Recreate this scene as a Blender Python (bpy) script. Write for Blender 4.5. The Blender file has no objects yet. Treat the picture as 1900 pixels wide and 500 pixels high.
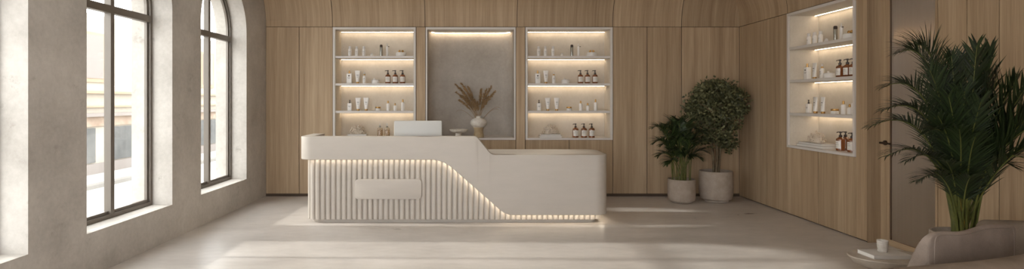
import bpy, bmesh, math, random
from math import sin, cos, pi, radians, sqrt
from mathutils import Vector, Matrix
random.seed(7)
R = random.Random(11)
SC = bpy.context.scene
COL = SC.collection

# ------------------------------------------------------------------ frame
F = 1050.0           # focal length in pixels of the 1900 px wide frame
PX, PY, H = 880.0, 187.0, 1.5
DB = 8.848           # back wall
XL, XR = -3.26, 4.145
XD = 4.287           # recessed door wall
SEAM = 2.654
def X(px, d): return (px - PX) * d / F
def Z(py, d): return H - (py - PY) * d / F

# ------------------------------------------------------------------ materials
def srgb(r, g, b):
    def f(c):
        c /= 255.0
        return c / 12.92 if c <= 0.04045 else ((c + 0.055) / 1.055) ** 2.4
    return (f(r), f(g), f(b), 1.0)

class NT:
    def __init__(s, name):
        s.m = bpy.data.materials.new(name); s.m.use_nodes = True
        s.t = s.m.node_tree; s.n = s.t.nodes; s.l = s.t.links
        s.b = s.n['Principled BSDF']; s.out = s.n['Material Output']
    def node(s, typ, **kw):
        n = s.n.new(typ)
        for k, v in kw.items():
            if k in n.inputs.keys(): n.inputs[k].default_value = v
            else: setattr(n, k, v)
        return n
    def link(s, a, b): s.l.new(a, b)
    def set(s, **kw):
        for k, v in kw.items(): s.b.inputs[k.replace('_', ' ')].default_value = v

def plain(name, col, rough=0.5, metal=0.0, spec=0.5, **kw):
    t = NT(name); t.set(Base_Color=srgb(*col), Roughness=rough, Metallic=metal)
    t.b.inputs['Specular IOR Level'].default_value = spec
    for k, v in kw.items(): t.b.inputs[k.replace('_', ' ')].default_value = v
    # a faint procedural variation so nothing is perfectly flat
    tc = t.node('ShaderNodeTexCoord')
    nz = t.node('ShaderNodeTexNoise', Scale=14.0, Detail=3.0)
    t.link(tc.outputs['Object'], nz.inputs['Vector'])
    mr = t.node('ShaderNodeMapRange'); mr.inputs[3].default_value = rough - 0.05; mr.inputs[4].default_value = rough + 0.05
    t.link(nz.outputs['Fac'], mr.inputs[0]); t.link(mr.outputs[0], t.b.inputs['Roughness'])
    return t.m

def mottled(name, c0, c1, scale=1.5, rough=0.6, bump=0.1, fine=40.0, spec=0.3, stretch=(1, 1, 1), marks=None, rough1=None):
    t = NT(name)
    tc = t.node('ShaderNodeTexCoord')
    mp = t.node('ShaderNodeMapping'); mp.inputs['Scale'].default_value = stretch
    t.link(tc.outputs['Object'], mp.inputs['Vector'])
    a = t.node('ShaderNodeTexNoise', Scale=scale, Detail=8.0, Roughness=0.62)
    b = t.node('ShaderNodeTexNoise', Scale=fine, Detail=4.0, Roughness=0.6)
    t.link(mp.outputs[0], a.inputs['Vector']); t.link(mp.outputs[0], b.inputs['Vector'])
    mix = t.node('ShaderNodeMath', operation='MULTIPLY_ADD'); mix.inputs[1].default_value = 0.25
    t.link(b.outputs['Fac'], mix.inputs[0])
    sc = t.node('ShaderNodeMath', operation='MULTIPLY'); sc.inputs[1].default_value = 0.75
    t.link(a.outputs['Fac'], sc.inputs[0]); t.link(sc.outputs[0], mix.inputs[2])
    cr = t.node('ShaderNodeValToRGB')
    cr.color_ramp.elements[0].position = 0.32; cr.color_ramp.elements[0].color = srgb(*c0)
    cr.color_ramp.elements[1].position = 0.66; cr.color_ramp.elements[1].color = srgb(*c1)
    t.link(mix.outputs[0], cr.inputs['Fac'])
    col = cr.outputs['Color']
    if marks:
        v = t.node('ShaderNodeTexNoise', Scale=marks[1], Detail=10.0, Roughness=0.75)
        t.link(mp.outputs[0], v.inputs['Vector'])
        r2 = t.node('ShaderNodeValToRGB')
        r2.color_ramp.elements[0].position = 0.60; r2.color_ramp.elements[0].color = (0, 0, 0, 1)
        r2.color_ramp.elements[1].position = 0.74; r2.color_ramp.elements[1].color = (1, 1, 1, 1)
        t.link(v.outputs['Fac'], r2.inputs['Fac'])
        sm = t.node('ShaderNodeMath', operation='MULTIPLY'); sm.inputs[1].default_value = marks[2]
        t.link(r2.outputs['Color'], sm.inputs[0])
        mx = t.node('ShaderNodeMix', data_type='RGBA')
        t.link(sm.outputs[0], mx.inputs[0]); t.link(col, mx.inputs[6]); mx.inputs[7].default_value = srgb(*marks[0])
        col = mx.outputs[2]
    t.link(col, t.b.inputs['Base Color'])
    t.set(Roughness=rough); t.b.inputs['Specular IOR Level'].default_value = spec
    if rough1 is not None:
        mr = t.node('ShaderNodeMapRange'); mr.inputs[1].default_value = 0.3; mr.inputs[2].default_value = 0.7
        mr.inputs[3].default_value = rough; mr.inputs[4].default_value = rough1
        t.link(a.outputs['Fac'], mr.inputs[0]); t.link(mr.outputs[0], t.b.inputs['Roughness'])
    if bump:
        bp = t.node('ShaderNodeBump', Strength=bump, Distance=0.02)
        t.link(mix.outputs[0], bp.inputs['Height']); t.link(bp.outputs[0], t.b.inputs['Normal'])
    return t.m

def wood(name, c0, c1, c2, rough=0.55):
    """Oak veneer: UV in metres, v along the grain, each panel (mesh island) shifted on its own."""
    t = NT(name)
    uv = t.node('ShaderNodeUVMap')
    ge = t.node('ShaderNodeNewGeometry')
    off = t.node('ShaderNodeVectorMath', operation='SCALE'); off.inputs[0].default_value = (31.0, 17.0, 5.0)
    t.link(ge.outputs['Random Per Island'], off.inputs['Scale'])
    ad = t.node('ShaderNodeVectorMath', operation='ADD')
    t.link(uv.outputs[0], ad.inputs[0]); t.link(off.outputs[0], ad.inputs[1])
    def nz(sx, sy, detail, rg, dist=0.0):
        mp = t.node('ShaderNodeMapping'); mp.inputs['Scale'].default_value = (sx, sy, 1)
        t.link(ad.outputs[0], mp.inputs['Vector'])
        n = t.node('ShaderNodeTexNoise', Scale=1.0, Detail=detail, Roughness=rg, Distortion=dist)
        t.link(mp.outputs[0], n.inputs['Vector']); return n.outputs['Fac']
    broad = nz(5.0, 0.22, 4.0, 0.6, 0.4)
    mid = nz(26.0, 0.5, 4.0, 0.6)
    fine = nz(150.0, 2.2, 3.0, 0.6)
    m1 = t.node('ShaderNodeMath', operation='MULTIPLY'); m1.inputs[1].default_value = 0.34; t.link(broad, m1.inputs[0])
    m2 = t.node('ShaderNodeMath', operation='MULTIPLY_ADD'); m2.inputs[1].default_value = 0.34; t.link(mid, m2.inputs[0]); t.link(m1.outputs[0], m2.inputs[2])
    m3 = t.node('ShaderNodeMath', operation='MULTIPLY_ADD'); m3.inputs[1].default_value = 0.32; t.link(fine, m3.inputs[0]); t.link(m2.outputs[0], m3.inputs[2])
    cr = t.node('ShaderNodeValToRGB')
    e = cr.color_ramp.elements
    e[0].position = 0.36; e[0].color = srgb(*c0)
    e[1].position = 0.64; e[1].color = srgb(*c2)
    k = e.new(0.5); k.color = srgb(*c1)
    t.link(m3.outputs[0], cr.inputs['Fac'])
    hs = t.node('ShaderNodeHueSaturation')
    mr = t.node('ShaderNodeMapRange'); mr.inputs[3].default_value = 0.93; mr.inputs[4].default_value = 1.06
    t.link(ge.outputs['Random Per Island'], mr.inputs[0]); t.link(mr.outputs[0], hs.inputs['Value'])
    t.link(cr.outputs['Color'], hs.inputs['Color']); t.link(hs.outputs[0], t.b.inputs['Base Color'])
    t.set(Roughness=rough); t.b.inputs['Specular IOR Level'].default_value = 0.25
    bp = t.node('ShaderNodeBump', Strength=0.06, Distance=0.004)
    t.link(m3.outputs[0], bp.inputs['Height']); t.link(bp.outputs[0], t.b.inputs['Normal'])
    return t.m

def leafmat(name, c0, c1, rough=0.45, trans=0.12):
    t = NT(name)
    ge = t.node('ShaderNodeNewGeometry')
    cr = t.node('ShaderNodeValToRGB')
    cr.color_ramp.elements[0].color = srgb(*c0); cr.color_ramp.elements[1].color = srgb(*c1)
    t.link(ge.outputs['Random Per Island'], cr.inputs['Fac'])
    t.link(cr.outputs['Color'], t.b.inputs['Base Color'])
    t.set(Roughness=rough); t.b.inputs['Specular IOR Level'].default_value = 0.4
    tr = t.node('ShaderNodeBsdfTranslucent'); t.link(cr.outputs['Color'], tr.inputs['Color'])
    mx = t.node('ShaderNodeMixShader'); mx.inputs[0].default_value = trans
    t.link(t.b.outputs[0], mx.inputs[1]); t.link(tr.outputs[0], mx.inputs[2]); t.link(mx.outputs[0], t.out.inputs['Surface'])
    return t.m

def glow(name, col, strength):
    t = NT(name)
    t.set(Base_Color=srgb(*col)); t.b.inputs['Emission Color'].default_value = srgb(*col)
    t.b.inputs['Emission Strength'].default_value = strength
    return t.m

def windowglass(name):
    t = NT(name)
    tr = t.node('ShaderNodeBsdfTransparent'); tr.inputs['Color'].default_value = (0.97, 0.98, 0.97, 1)
    gl = t.node('ShaderNodeBsdfGlossy', Roughness=0.02)
    mx = t.node('ShaderNodeMixShader'); mx.inputs[0].default_value = 0.05
    t.link(tr.outputs[0], mx.inputs[1]); t.link(gl.outputs[0], mx.inputs[2])
    t.link(mx.outputs[0], t.out.inputs['Surface'])
    return t.m

M = {}
M['wood'] = wood('oak_veneer', (143, 120, 94), (166, 143, 115), (186, 164, 135))
M['groove'] = plain('panel_groove', (70, 55, 42), 0.8)
M['plaster'] = mottled('limewash_plaster', (164, 158, 150), (198, 192, 184), 1.6, 0.85, 0.35, 26.0, 0.15, marks=((132, 124, 115), 3.5, 0.75))
M['ceiling'] = mottled('ceiling_plaster', (234, 231, 225), (240, 237, 231), 1.2, 0.9, 0.05)
M['niche'] = mottled('niche_plaster', (190, 181, 167), (208, 200, 187), 3.0, 0.8, 0.1, 40, 0.2)
M['alcove'] = mottled('alcove_concrete', (158, 150, 140), (184, 176, 166), 2.0, 0.85, 0.15, 22, 0.2)
M['trim'] = plain('pale_trim', (204, 198, 191), 0.5)
M['floor'] = mottled('polished_concrete', (172, 165, 158), (206, 199, 192), 1.1, 0.26, 0.02, 9.0, 0.45, stretch=(0.7, 1.6, 1), rough1=0.42)
M['desk'] = mottled('warm_white_lacquer', (177, 169, 159), (183, 175, 165), 2.5, 0.5, 0.0, 60, 0.35, stretch=(1, 1, 4))
M['frame'] = plain('bronze_window_metal', (112, 104, 95), 0.42, 0.3)
M['glass'] = windowglass('clear_window_glass')
M['led'] = glow('warm_led', (255, 233, 202), 15.0)
M['desk_led'] = glow('desk_led', (255, 240, 216), 9.0)
M['white'] = plain('white_plastic', (226, 222, 216), 0.35)
M['frost'] = plain('frosted_cap', (205, 202, 198), 0.3)
M['label'] = plain('paper_label', (226, 221, 212), 0.7)
M['ink'] = plain('label_ink', (96, 88, 80), 0.7)
M['gold'] = plain('brushed_gold', (190, 150, 92), 0.28, 0.9)
M['silver'] = plain('satin_silver', (170, 168, 160), 0.25, 0.85)
M['amber'] = plain('amber_glass', (122, 70, 36), 0.12, 0.0, 0.6, Coat_Weight=0.4)
M['darkpump'] = plain('dark_pump_plastic', (52, 38, 30), 0.35)
M['monitor'] = plain('monitor_shell', (188, 186, 179), 0.35)
M['ceramic'] = mottled('white_stoneware', (196, 188, 176), (222, 216, 206), 22, 0.7, 0.5, 90, 0.3)
M['tan'] = mottled('tan_stone', (158, 138, 108), (184, 164, 132), 12, 0.7, 0.3, 60, 0.3)
M['coral'] = mottled('bleached_coral', (196, 180, 160), (222, 210, 194), 18, 0.85, 0.3, 80, 0.2)
M['paper'] = plain('page_paper', (214, 210, 203), 0.8)
M['cover'] = plain('linen_cover', (184, 178, 170), 0.7)
M['darkcover'] = plain('grey_cover', (116, 108, 100), 0.7)
M['pampas'] = mottled('dried_grass', (112, 88, 60), (164, 134, 96), 18, 0.9, 0.0)
M['pot'] = mottled('speckled_concrete_pot', (146, 134, 121), (174, 161, 148), 9, 0.85, 0.25, 120, 0.2)
M['soil'] = mottled('potting_soil', (38, 30, 24), (62, 50, 40), 30, 0.95, 0.6, 120, 0.1)
M['palm'] = leafmat('palm_leaf', (24, 34, 18), (50, 62, 34), 0.42, 0.1)
M['palm_light'] = leafmat('palm_leaf_young', (34, 46, 24), (72, 86, 48), 0.42, 0.1)
M['palm_stem'] = mottled('palm_stem', (62, 72, 36), (112, 112, 58), 6, 0.5, 0.0)
M['yellow_stem'] = mottled('yellow_cane', (176, 140, 58), (206, 172, 84), 6, 0.5, 0.0)
M['tree'] = leafmat('olive_leaf', (50, 54, 32), (126, 126, 88), 0.5, 0.1)
M['bark'] = mottled('bark', (82, 70, 54), (122, 108, 86), 12, 0.9, 0.4)
M['sofa'] = mottled('taupe_weave', (112, 99, 86), (134, 120, 106), 5, 0.95, 0.4, 240, 0.1)
M['sofagrey'] = mottled('grey_weave', (138, 130, 120), (156, 148, 138), 5, 0.95, 0.4, 240, 0.1)
M['pillow'] = mottled('oatmeal_linen', (122, 109, 98), (150, 136, 125), 4, 0.95, 0.5, 260, 0.1)
M['stone'] = mottled('travertine', (146, 135, 122), (172, 161, 147), 7, 0.7, 0.15, 70, 0.3)
M['cup'] = mottled('stoneware_cup', (172, 164, 154), (196, 189, 179), 14, 0.6, 0.1, 90, 0.3)
M['handle'] = plain('dark_bronze', (62, 50, 42), 0.35, 0.7)
M['bead'] = plain('dark_oak_bead', (98, 79, 62), 0.6)
M['facade'] = mottled('cream_render', (150, 141, 128), (160, 151, 138), 0.5, 0.9, 0.0, 8)
M['cornice'] = mottled('buff_stone', (140, 118, 98), (156, 134, 112), 1.0, 0.9, 0.0, 8)
M['ledge'] = plain('grey_stone', (122, 114, 108), 0.8)
M['rust'] = mottled('ochre_stone', (128, 108, 92), (160, 144, 128), 1.6, 0.9, 0.0, 6)
M['shop'] = mottled('shop_glass', (70, 70, 69), (102, 101, 98), 0.7, 0.8, 0.0, 5)
M['paving'] = mottled('pale_paving', (160, 156, 150), (172, 168, 162), 0.5, 0.9, 0.0, 8)
M['kerb'] = plain('kerb_stone', (120, 116, 110), 0.9)

def reeded():
    t = NT('reeded_glass')
    t.set(Base_Color=srgb(182, 160, 134), Roughness=0.34)
    t.b.inputs['Transmission Weight'].default_value = 0.55
    t.b.inputs['IOR'].default_value = 1.45
    return t.m
M['reeded'] = reeded()
def tinted(name, col, rough=0.05):
    t = NT(name)
    tr = t.node('ShaderNodeBsdfTransparent'); tr.inputs['Color'].default_value = srgb(*col)
    gl = t.node('ShaderNodeBsdfGlossy', Roughness=rough)
    df = t.node('ShaderNodeBsdfDiffuse'); df.inputs['Color'].default_value = srgb(*col)
    m0 = t.node('ShaderNodeMixShader'); m0.inputs[0].default_value = 0.2
    t.link(tr.outputs[0], m0.inputs[1]); t.link(df.outputs[0], m0.inputs[2])
    mx = t.node('ShaderNodeMixShader'); mx.inputs[0].default_value = 0.06
    t.link(m0.outputs[0], mx.inputs[1]); t.link(gl.outputs[0], mx.inputs[2])
    t.link(mx.outputs[0], t.out.inputs['Surface'])
    return t.m
M['clear'] = tinted('clear_bottle_glass', (232, 226, 214))
M['oil'] = tinted('golden_oil', (240, 220, 182))

# ------------------------------------------------------------------ mesh helpers
class MB:
    """Collects geometry for ONE mesh object."""
    def __init__(s): s.v = []; s.f = []; s.uv = {}
    def add(s, vs, fs, uvs=None):
        o = len(s.v); s.v += [tuple(v) for v in vs]
        for i, f in enumerate(fs):
            if uvs: s.uv[len(s.f)] = uvs[i]
            s.f.append(tuple(o + k for k in f))
    def box(s, x0, x1, y0, y1, z0, z1):
        v = [(x0,y0,z0),(x1,y0,z0),(x1,y1,z0),(x0,y1,z0),(x0,y0,z1),(x1,y0,z1),(x1,y1,z1),(x0,y1,z1)]
        s.add(v, [(0,3,2,1),(4,5,6,7),(0,1,5,4),(1,2,6,5),(2,3,7,6),(3,0,4,7)])
    def lathe(s, prof, n=24, c=(0,0,0), sx=1.0, sy=1.0, cap=True):
        vs = []; m = len(prof)
        for (r, z) in prof:
            for k in range(n):
                a = 2*pi*k/n; vs.append((c[0]+r*cos(a)*sx, c[1]+r*sin(a)*sy, c[2]+z))
        fs = []
        for i in range(m-1):
            for k in range(n):
                k2 = (k+1) % n
                fs.append((i*n+k, i*n+k2, (i+1)*n+k2, (i+1)*n+k))
        if cap:
            fs.append(tuple(range(n-1, -1, -1))); fs.append(tuple((m-1)*n+k for k in range(n)))
        s.add(vs, fs)
    def tube(s, pts, rad, n=6, cap=True):
        pts = [Vector(p) for p in pts]; m = len(pts)
        if not hasattr(rad, '__len__'): rad = [rad]*m
        vs = []; prev = None
        for i, p in enumerate(pts):
            t = (pts[min(i+1, m-1)] - pts[max(i-1, 0)]).normalized()
            if prev is None:
                a = Vector((0, 0, 1)) if abs(t.z) < 0.9 else Vector((1, 0, 0))
                u = t.cross(a).normalized()
            else:
                u = (prev - t*prev.dot(t)).normalized()
            prev = u; w = t.cross(u)
            for k in range(n):
                a = 2*pi*k/n; vs.append(p + (u*cos(a) + w*sin(a))*rad[i])
        fs = []
        for i in range(m-1):
            for k in range(n):
                k2 = (k+1) % n; fs.append((i*n+k, i*n+k2, (i+1)*n+k2, (i+1)*n+k))
        if cap:
            fs.append(tuple(range(n-1, -1, -1))); fs.append(tuple((m-1)*n+k for k in range(n)))
        s.add(vs, fs)
    def prism(s, poly, z0, z1):
        n = len(poly)
        vs = [(x, y, z0) for x, y in poly] + [(x, y, z1) for x, y in poly]
        fs = [tuple(range(n-1, -1, -1)), tuple(range(n, 2*n))] + [(k, (k+1) % n, n+(k+1) % n, n+k) for k in range(n)]
        s.add(vs, fs)
    def mesh(s, name, mat, smooth=None, bevel=None, segs=2, fix=True):
        me = bpy.data.meshes.new(name); me.from_pydata(s.v, [], s.f)
        if s.uv:
            ul = me.uv_layers.new(name='UVMap')
            for p in me.polygons:
                if p.index in s.uv:
                    for li, co in zip(p.loop_indices, s.uv[p.index]): ul.data[li].uv = co
        if bevel or fix:
            bm = bmesh.new(); bm.from_mesh(me)
            if bevel:
                bmesh.ops.recalc_face_normals(bm, faces=bm.faces)
                es = [e for e in bm.edges if len(e.link_faces) == 2 and e.calc_face_angle(0) > radians(40)]
                bmesh.ops.bevel(bm, geom=es, offset=bevel, segments=segs, profile=0.5, affect='EDGES')
            bmesh.ops.recalc_face_normals(bm, faces=bm.faces)
            bm.to_mesh(me); bm.free()
        me.materials.append(mat)
        if smooth is not None:
            me.shade_smooth(); me.set_sharp_from_angle(angle=radians(smooth))
        me.update(); return me
    def obj(s, name, mat, parent=None, smooth=None, bevel=None, segs=2, fix=True):
        o = bpy.data.objects.new(name, s.mesh(name, mat, smooth, bevel, segs, fix)); COL.objects.link(o)
        if parent: o.parent = parent
        return o

def inst(name, me, parent):
    o = bpy.data.objects.new(name, me); COL.objects.link(o); o.parent = parent; return o
def tag(o, label=None, cat=None, group=None, kind=None):
    if label: o['label'] = label
    if cat: o['category'] = cat
    if group: o['group'] = group
    if kind: o['kind'] = kind
    return o
def thing(name, label, cat, loc=(0,0,0), rz=0.0, group=None, kind=None):
    o = bpy.data.objects.new(name, None); o.empty_display_size = 0.1; COL.objects.link(o)
    o.location = loc; o.rotation_euler = (0, 0, rz)
    return tag(o, label, cat, group, kind)
def struct(o, label=None):
    o['kind'] = 'structure'
    if label: o['label'] = label
    return o

# ------------------------------------------------------------------ floor, ceiling
m = MB(); m.box(XL-0.4, 6.4, -2.5, DB+0.05, -0.2, 0.0)
struct(m.obj('floor', M['floor']), 'polished pale concrete floor')

# cove profile: distance inward s(v) and height z(v)
RC = 0.72; ZC = SEAM + 0.03
def cove():
    pts = [(0.0, SEAM + 0.004), (0.0, ZC)]
    for k in range(1, 17):
        a = (pi/2)*k/16; pts.append((RC*(1-cos(a)), ZC + RC*sin(a)))
    return pts
CV = cove(); ZTOP = ZC + RC
m = MB(); m.box(XL-0.45, XR+2.4, -2.5, DB+0.8, ZTOP, ZTOP+0.1)
struct(m.obj('ceiling', M['ceiling']), 'pale plaster ceiling')

# ------------------------------------------------------------------ panelled walls
G = 0.0046   # half groove
T = 0.018
def flat_panel(mb, a0, a1, z0, z1, place):
    """place(a, depth, z) -> xyz; panel face at depth 0 with returns to depth T."""
    a0 += G; a1 -= G
    f = [(a0, z0), (a1, z0), (a1, z1), (a0, z1)]
    v = [place(a, 0, z) for a, z in f] + [place(a, T, z) for a, z in f]
    uv = lambda *ii: [(f[i % 4][0], f[i % 4][1]) for i in ii]
    fs = [(0,1,2,3), (0,4,5,1), (1,5,6,2), (2,6,7,3), (3,7,4,0)]
    mb.add(v, fs, [uv(*q) for q in fs])
def cove_panel(mb, a0, a1, place, mit0=0.0, mit1=0.0):
    """mit0/mit1: how far the end follows the inward offset (mitred corners)."""
    vs = []; uvs = []; L = 0
    for i, (s, z) in enumerate(CV):
        if i: L += math.dist(CV[i], CV[i-1])
        b0 = a0 + (G if not mit0 else 0) + mit0*s; b1 = a1 - (G if not mit1 else 0) + mit1*s
        vs += [place(b0, -s, z), place(b1, -s, z)]; uvs += [(b0, SEAM+L), (b1, SEAM+L)]
    n = len(CV); fs = [(2*i, 2*i+1, 2*i+3, 2*i+2) for i in range(n-1)]
    # bottom and side returns
    o = len(vs)
    vs += [place(a0+G, T, CV[0][1]), place(a1-G, T, CV[0][1])]; uvs += [(a0, SEAM), (a1, SEAM)]
    fs.append((0, o, o+1, 1))
    mb.add(vs, fs, [[uvs[i] for i in q] for q in fs])

pb = lambda a, d, z: (a, DB + d, z)
KZ = 0.045
NB = 0.885       # underside of niche frames
xs = dict(a=XL, b=X(555, DB), c=X(617.5, DB), d=X(772, DB), e=X(789.5, DB), f=X(957, DB), g=X(974.5, DB), h=X(1137, DB), i=X(1200.6, DB), j=X(1264.5, DB), k=XR)
m = MB()
for p, q in (('a','b'), ('b','c'), ('d','e'), ('f','g'), ('h','i'), ('i','j'), ('j','k')):
    flat_panel(m, xs[p], xs[q], KZ, SEAM-0.004, pb)
for x0, x1 in ((xs['c'], -1.563), (-1.563, xs['d']), (xs['e'], xs['f']), (xs['g'], X(1056, DB)), (X(1056, DB), xs['h'])):
    flat_panel(m, x0, x1, KZ, NB-0.004, pb)
cs = [XL, X(617, DB), X(788.7, DB), X(959.5, DB), X(1137, DB), X(1264.5, DB), XR]
for k in range(6):
    cove_panel(m, cs[k], cs[k+1], pb, 0.0, -1.0 if k == 5 else 0.0)
wb = struct(m.obj('wall_back', M['wood']), 'oak panelled back wall curving into the ceiling')
# dark backing behind the grooves, with holes for the three niches
m = MB()
yb = DB + T
def backing(x0, x1, z0, z1): m.add([(x0,yb,z0),(x1,yb,z0),(x1,yb,z1),(x0,yb,z1)], [(0,1,2,3)])
hx = [xs['a']-0.3, xs['c'], xs['d'], xs['e'], xs['f'], xs['g'], xs['h'], XR+0.3]
for k in range(0, 8, 2): backing(hx[k]-0.018, hx[k+1]+0.018, 0, SEAM)
for k in (1, 3, 5): backing(hx[k], hx[k+1], 0, NB+0.014)
backing(hx[0], hx[7], SEAM-0.022, SEAM+0.06)
def cove_backing(mb, a0, a1, place):
    vs = []
    for (s, z) in CV: vs += [place(a0, T+0.004-s, z+0.012), place(a1, T+0.004-s, z+0.012)]
    mb.add(vs, [(2*i, 2*i+1, 2*i+3, 2*i+2) for i in range(len(CV)-1)])
cove_backing(m, XL-0.3, XR+0.2, pb)
m.obj('backing', M['groove'], wb)
# recessed dark plinth under the panels
m = MB(); m.box(XL, XR, DB+0.008, DB+0.017, 0, KZ+0.01)
struct(m.obj('baseboard_back', M['groove']), 'dark recessed plinth along the back wall')

# right wall: panels along Y
pr = lambda a, d, z: (XR + d, a, z)
yr = [DB, XR*F/(1421.5-PX), XR*F/(1461-PX), XR*F/(1518.5-PX), XR*F/(1588-PX), XR*F/(1609-PX)]
YC = yr[5]       # end of the right wall
KR = 0.014
m = MB()
for p, q in ((0, 1), (1, 2), (4, 5)): flat_panel(m, yr[q], yr[p], KR, SEAM-0.004, pr)
for p, q in ((2, 3), (3, 4)): flat_panel(m, yr[q], yr[p], KR, NB-0.004, pr)
for y0, y1, k in ((yr[2], DB, -1.0), (yr[4], yr[2], 0), (4.8, yr[4], 0), (3.4, 4.8, 0), (2.0, 3.4, 0), (-2.5, 2.0, 0)):
    cove_panel(m, y0, y1, pr, 0.0, k)
# return face of the wall end (grain vertical) and soffit above the door recess
m.add([(XR, YC-0.001, 0), (XD, YC-0.001, 0), (XD, YC-0.001, SEAM), (XR, YC-0.001, SEAM)], [(0,1,2,3)], [[(9,0),(9.14,0),(9.14,SEAM),(9,SEAM)]])
m.add([(XR, -2.5, SEAM), (XD, -2.5, SEAM), (XD, YC, SEAM), (XR, YC, SEAM)], [(0,1,2,3)], [[(0,0),(0.14,0),(0.14,8),(0,8)]])
wr = struct(m.obj('wall_right', M['wood']), 'oak panelled side wall with the product niche')
m = MB()
xb = XR + T
for y0, y1, z0, z1 in ((yr[2]-0.018, DB+0.3, 0, SEAM), (yr[4], yr[2], 0, NB+0.014), (YC, yr[4]+0.018, 0, SEAM), (YC, DB+0.3, SEAM-0.022, SEAM+0.06)):
    m.add([(xb,y0,z0),(xb,y1,z0),(xb,y1,z1),(xb,y0,z1)], [(0,1,2,3)])
cove_backing(m, -2.5, DB+0.2, pr)
m.obj('backing', M['groove'], wr)

# door wall (recessed): panels either side, door with reeded glass
YD0 = XD*F/(1740-PX)       # near edge of the door leaf
pd = lambda a, d, z: (XD + d, a, z)
m = MB()
yw = [YD0, XD*F/(1794-PX), XD*F/(1854-PX), 4.05, 3.4, 2.75, 1.4, 0.0, -2.5]
for k in range(len(yw)-1): flat_panel(m, yw[k+1], yw[k], KR, SEAM+0.05, pd)
wd = struct(m.obj('wall_side', M['wood']), 'oak panelled wall beyond the glass door')
m = MB(); m.add([(XD+T,-2.5,0),(XD+T,YD0,0),(XD+T,YD0,SEAM+0.1),(XD+T,-2.5,SEAM+0.1)], [(0,1,2,3)])
m.obj('backing', M['groove'], wd)

# ------------------------------------------------------------------ door_1
YD1 = YC
dr = struct(bpy.data.objects.new('door_1', None), 'door with reeded glass in a pale oak frame'); COL.objects.link(dr)
def uvbox(mb, x0, x1, y0, y1, z0, z1, vert=True):
    o = len(mb.f); mb.box(x0, x1, y0, y1, z0, z1)
    for i in range(6):
        f = mb.f[o+i]
        uv = []
        for k in f:
            p = mb.v[k]
            uv.append((p[0]+p[1], p[2]) if vert else (p[2]+p[0], p[1]))
        mb.uv[o+i] = uv
YS = XD*F/(1650.5-PX)
m = MB(); uvbox(m, XD, XD+0.05, YS, YD1, 0.0, SEAM+0.05); m.obj('stile', M['wood'], dr)
m = MB(); uvbox(m, XD, XD+0.05, YD0+0.004, YD0+0.03, 0.0, SEAM+0.05); m.obj('stile', M['wood'], dr)
m = MB(); uvbox(m, XD, XD+0.05, YD0+0.03, YS, 0.0, 0.062, False); m.obj('bottom_rail', M['wood'], dr)
m = MB(); m.box(XD+0.004, XD+0.03, YS-0.008, YS-0.001, 0.062, SEAM+0.05); m.obj('glazing_bead', M['bead'], dr)
m = MB()
NR = 46; y0 = YD0+0.03; y1 = YS; pts = []
for k in range(NR*6+1):
    u = k/6.0; y = y0 + (y1-y0)*u/NR
    pts.append((XD+0.024 - 0.006*abs(sin(pi*u))**0.8, y))
vs = []; fs = []
for i, (x, y) in enumerate(pts): vs += [(x, y, 0.06), (x, y, SEAM+0.05)]
for i in range(len(pts)-1): fs.append((2*i, 2*i+2, 2*i+3, 2*i+1))
n0 = len(vs); vs += [(XD+0.034, y0, 0.06), (XD+0.034, y1, 0.06), (XD+0.034, y1, SEAM+0.05), (XD+0.034, y0, SEAM+0.05)]
fs.append((n0, n0+1, n0+2, n0+3)); e = 2*(len(pts)-1)
fs += [(0, n0, n0+3, 1), (e, e+1, n0+2, n0+1)]
m.add(vs, fs); m.obj('reeded_glass', M['reeded'], dr, smooth=50)
YH = YS + 0.055; ZH = Z(265.5, YH)
m = MB()
m.tube([(XD, YH, ZH), (XD-0.012, YH, ZH)], 0.026, 20)
m.tube([(XD-0.01, YH, ZH), (XD-0.055, YH, ZH)], 0.011, 12)
m.tube([(XD-0.05, YH+0.012, ZH), (XD-0.052, YH-0.03, ZH), (XD-0.052, YH-0.13, ZH-0.002)], [0.011, 0.0105, 0.009], 12)
hd = m.obj('handle', M['handle'], dr, smooth=40); hd['label'] = 'dark bronze lever handle'
# room beyond the door
YK = 6.12
m = MB()
def quad(*p): m.add(p, [(0,1,2,3)])
quad((6.4,4.2,0),(6.4,YK,0),(6.4,YK,ZTOP),(6.4,4.2,ZTOP))
quad((XD+0.06,YK,0),(6.4,YK,0),(6.4,YK,ZTOP),(XD+0.06,YK,ZTOP))
quad((XD+0.06,4.2,0),(6.4,4.2,0),(6.4,4.2,ZTOP),(XD+0.06,4.2,ZTOP))
quad((XD+0.06,YC,0),(XD+0.06,YK,0),(XD+0.06,YK,ZTOP),(XD+0.06,YC,ZTOP))
struct(m.obj('wall_corridor', M['tan']), 'pale wall of the room behind the reeded glass')
m = MB(); m.box(4.4, 5.6, YK-0.05, YK, 2.19, 2.215)
tag(m.obj('wall_light', M['led']), 'slim lit wall light seen blurred through the reeded glass door', 'light')
m = MB(); m.box(4.4, 5.6, YK-0.16, YK, 0.34, 0.37)
tag(m.obj('wall_ledge', M['handle'], bevel=0.003), 'dark low ledge seen blurred through the reeded glass door', 'shelf')

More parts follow.
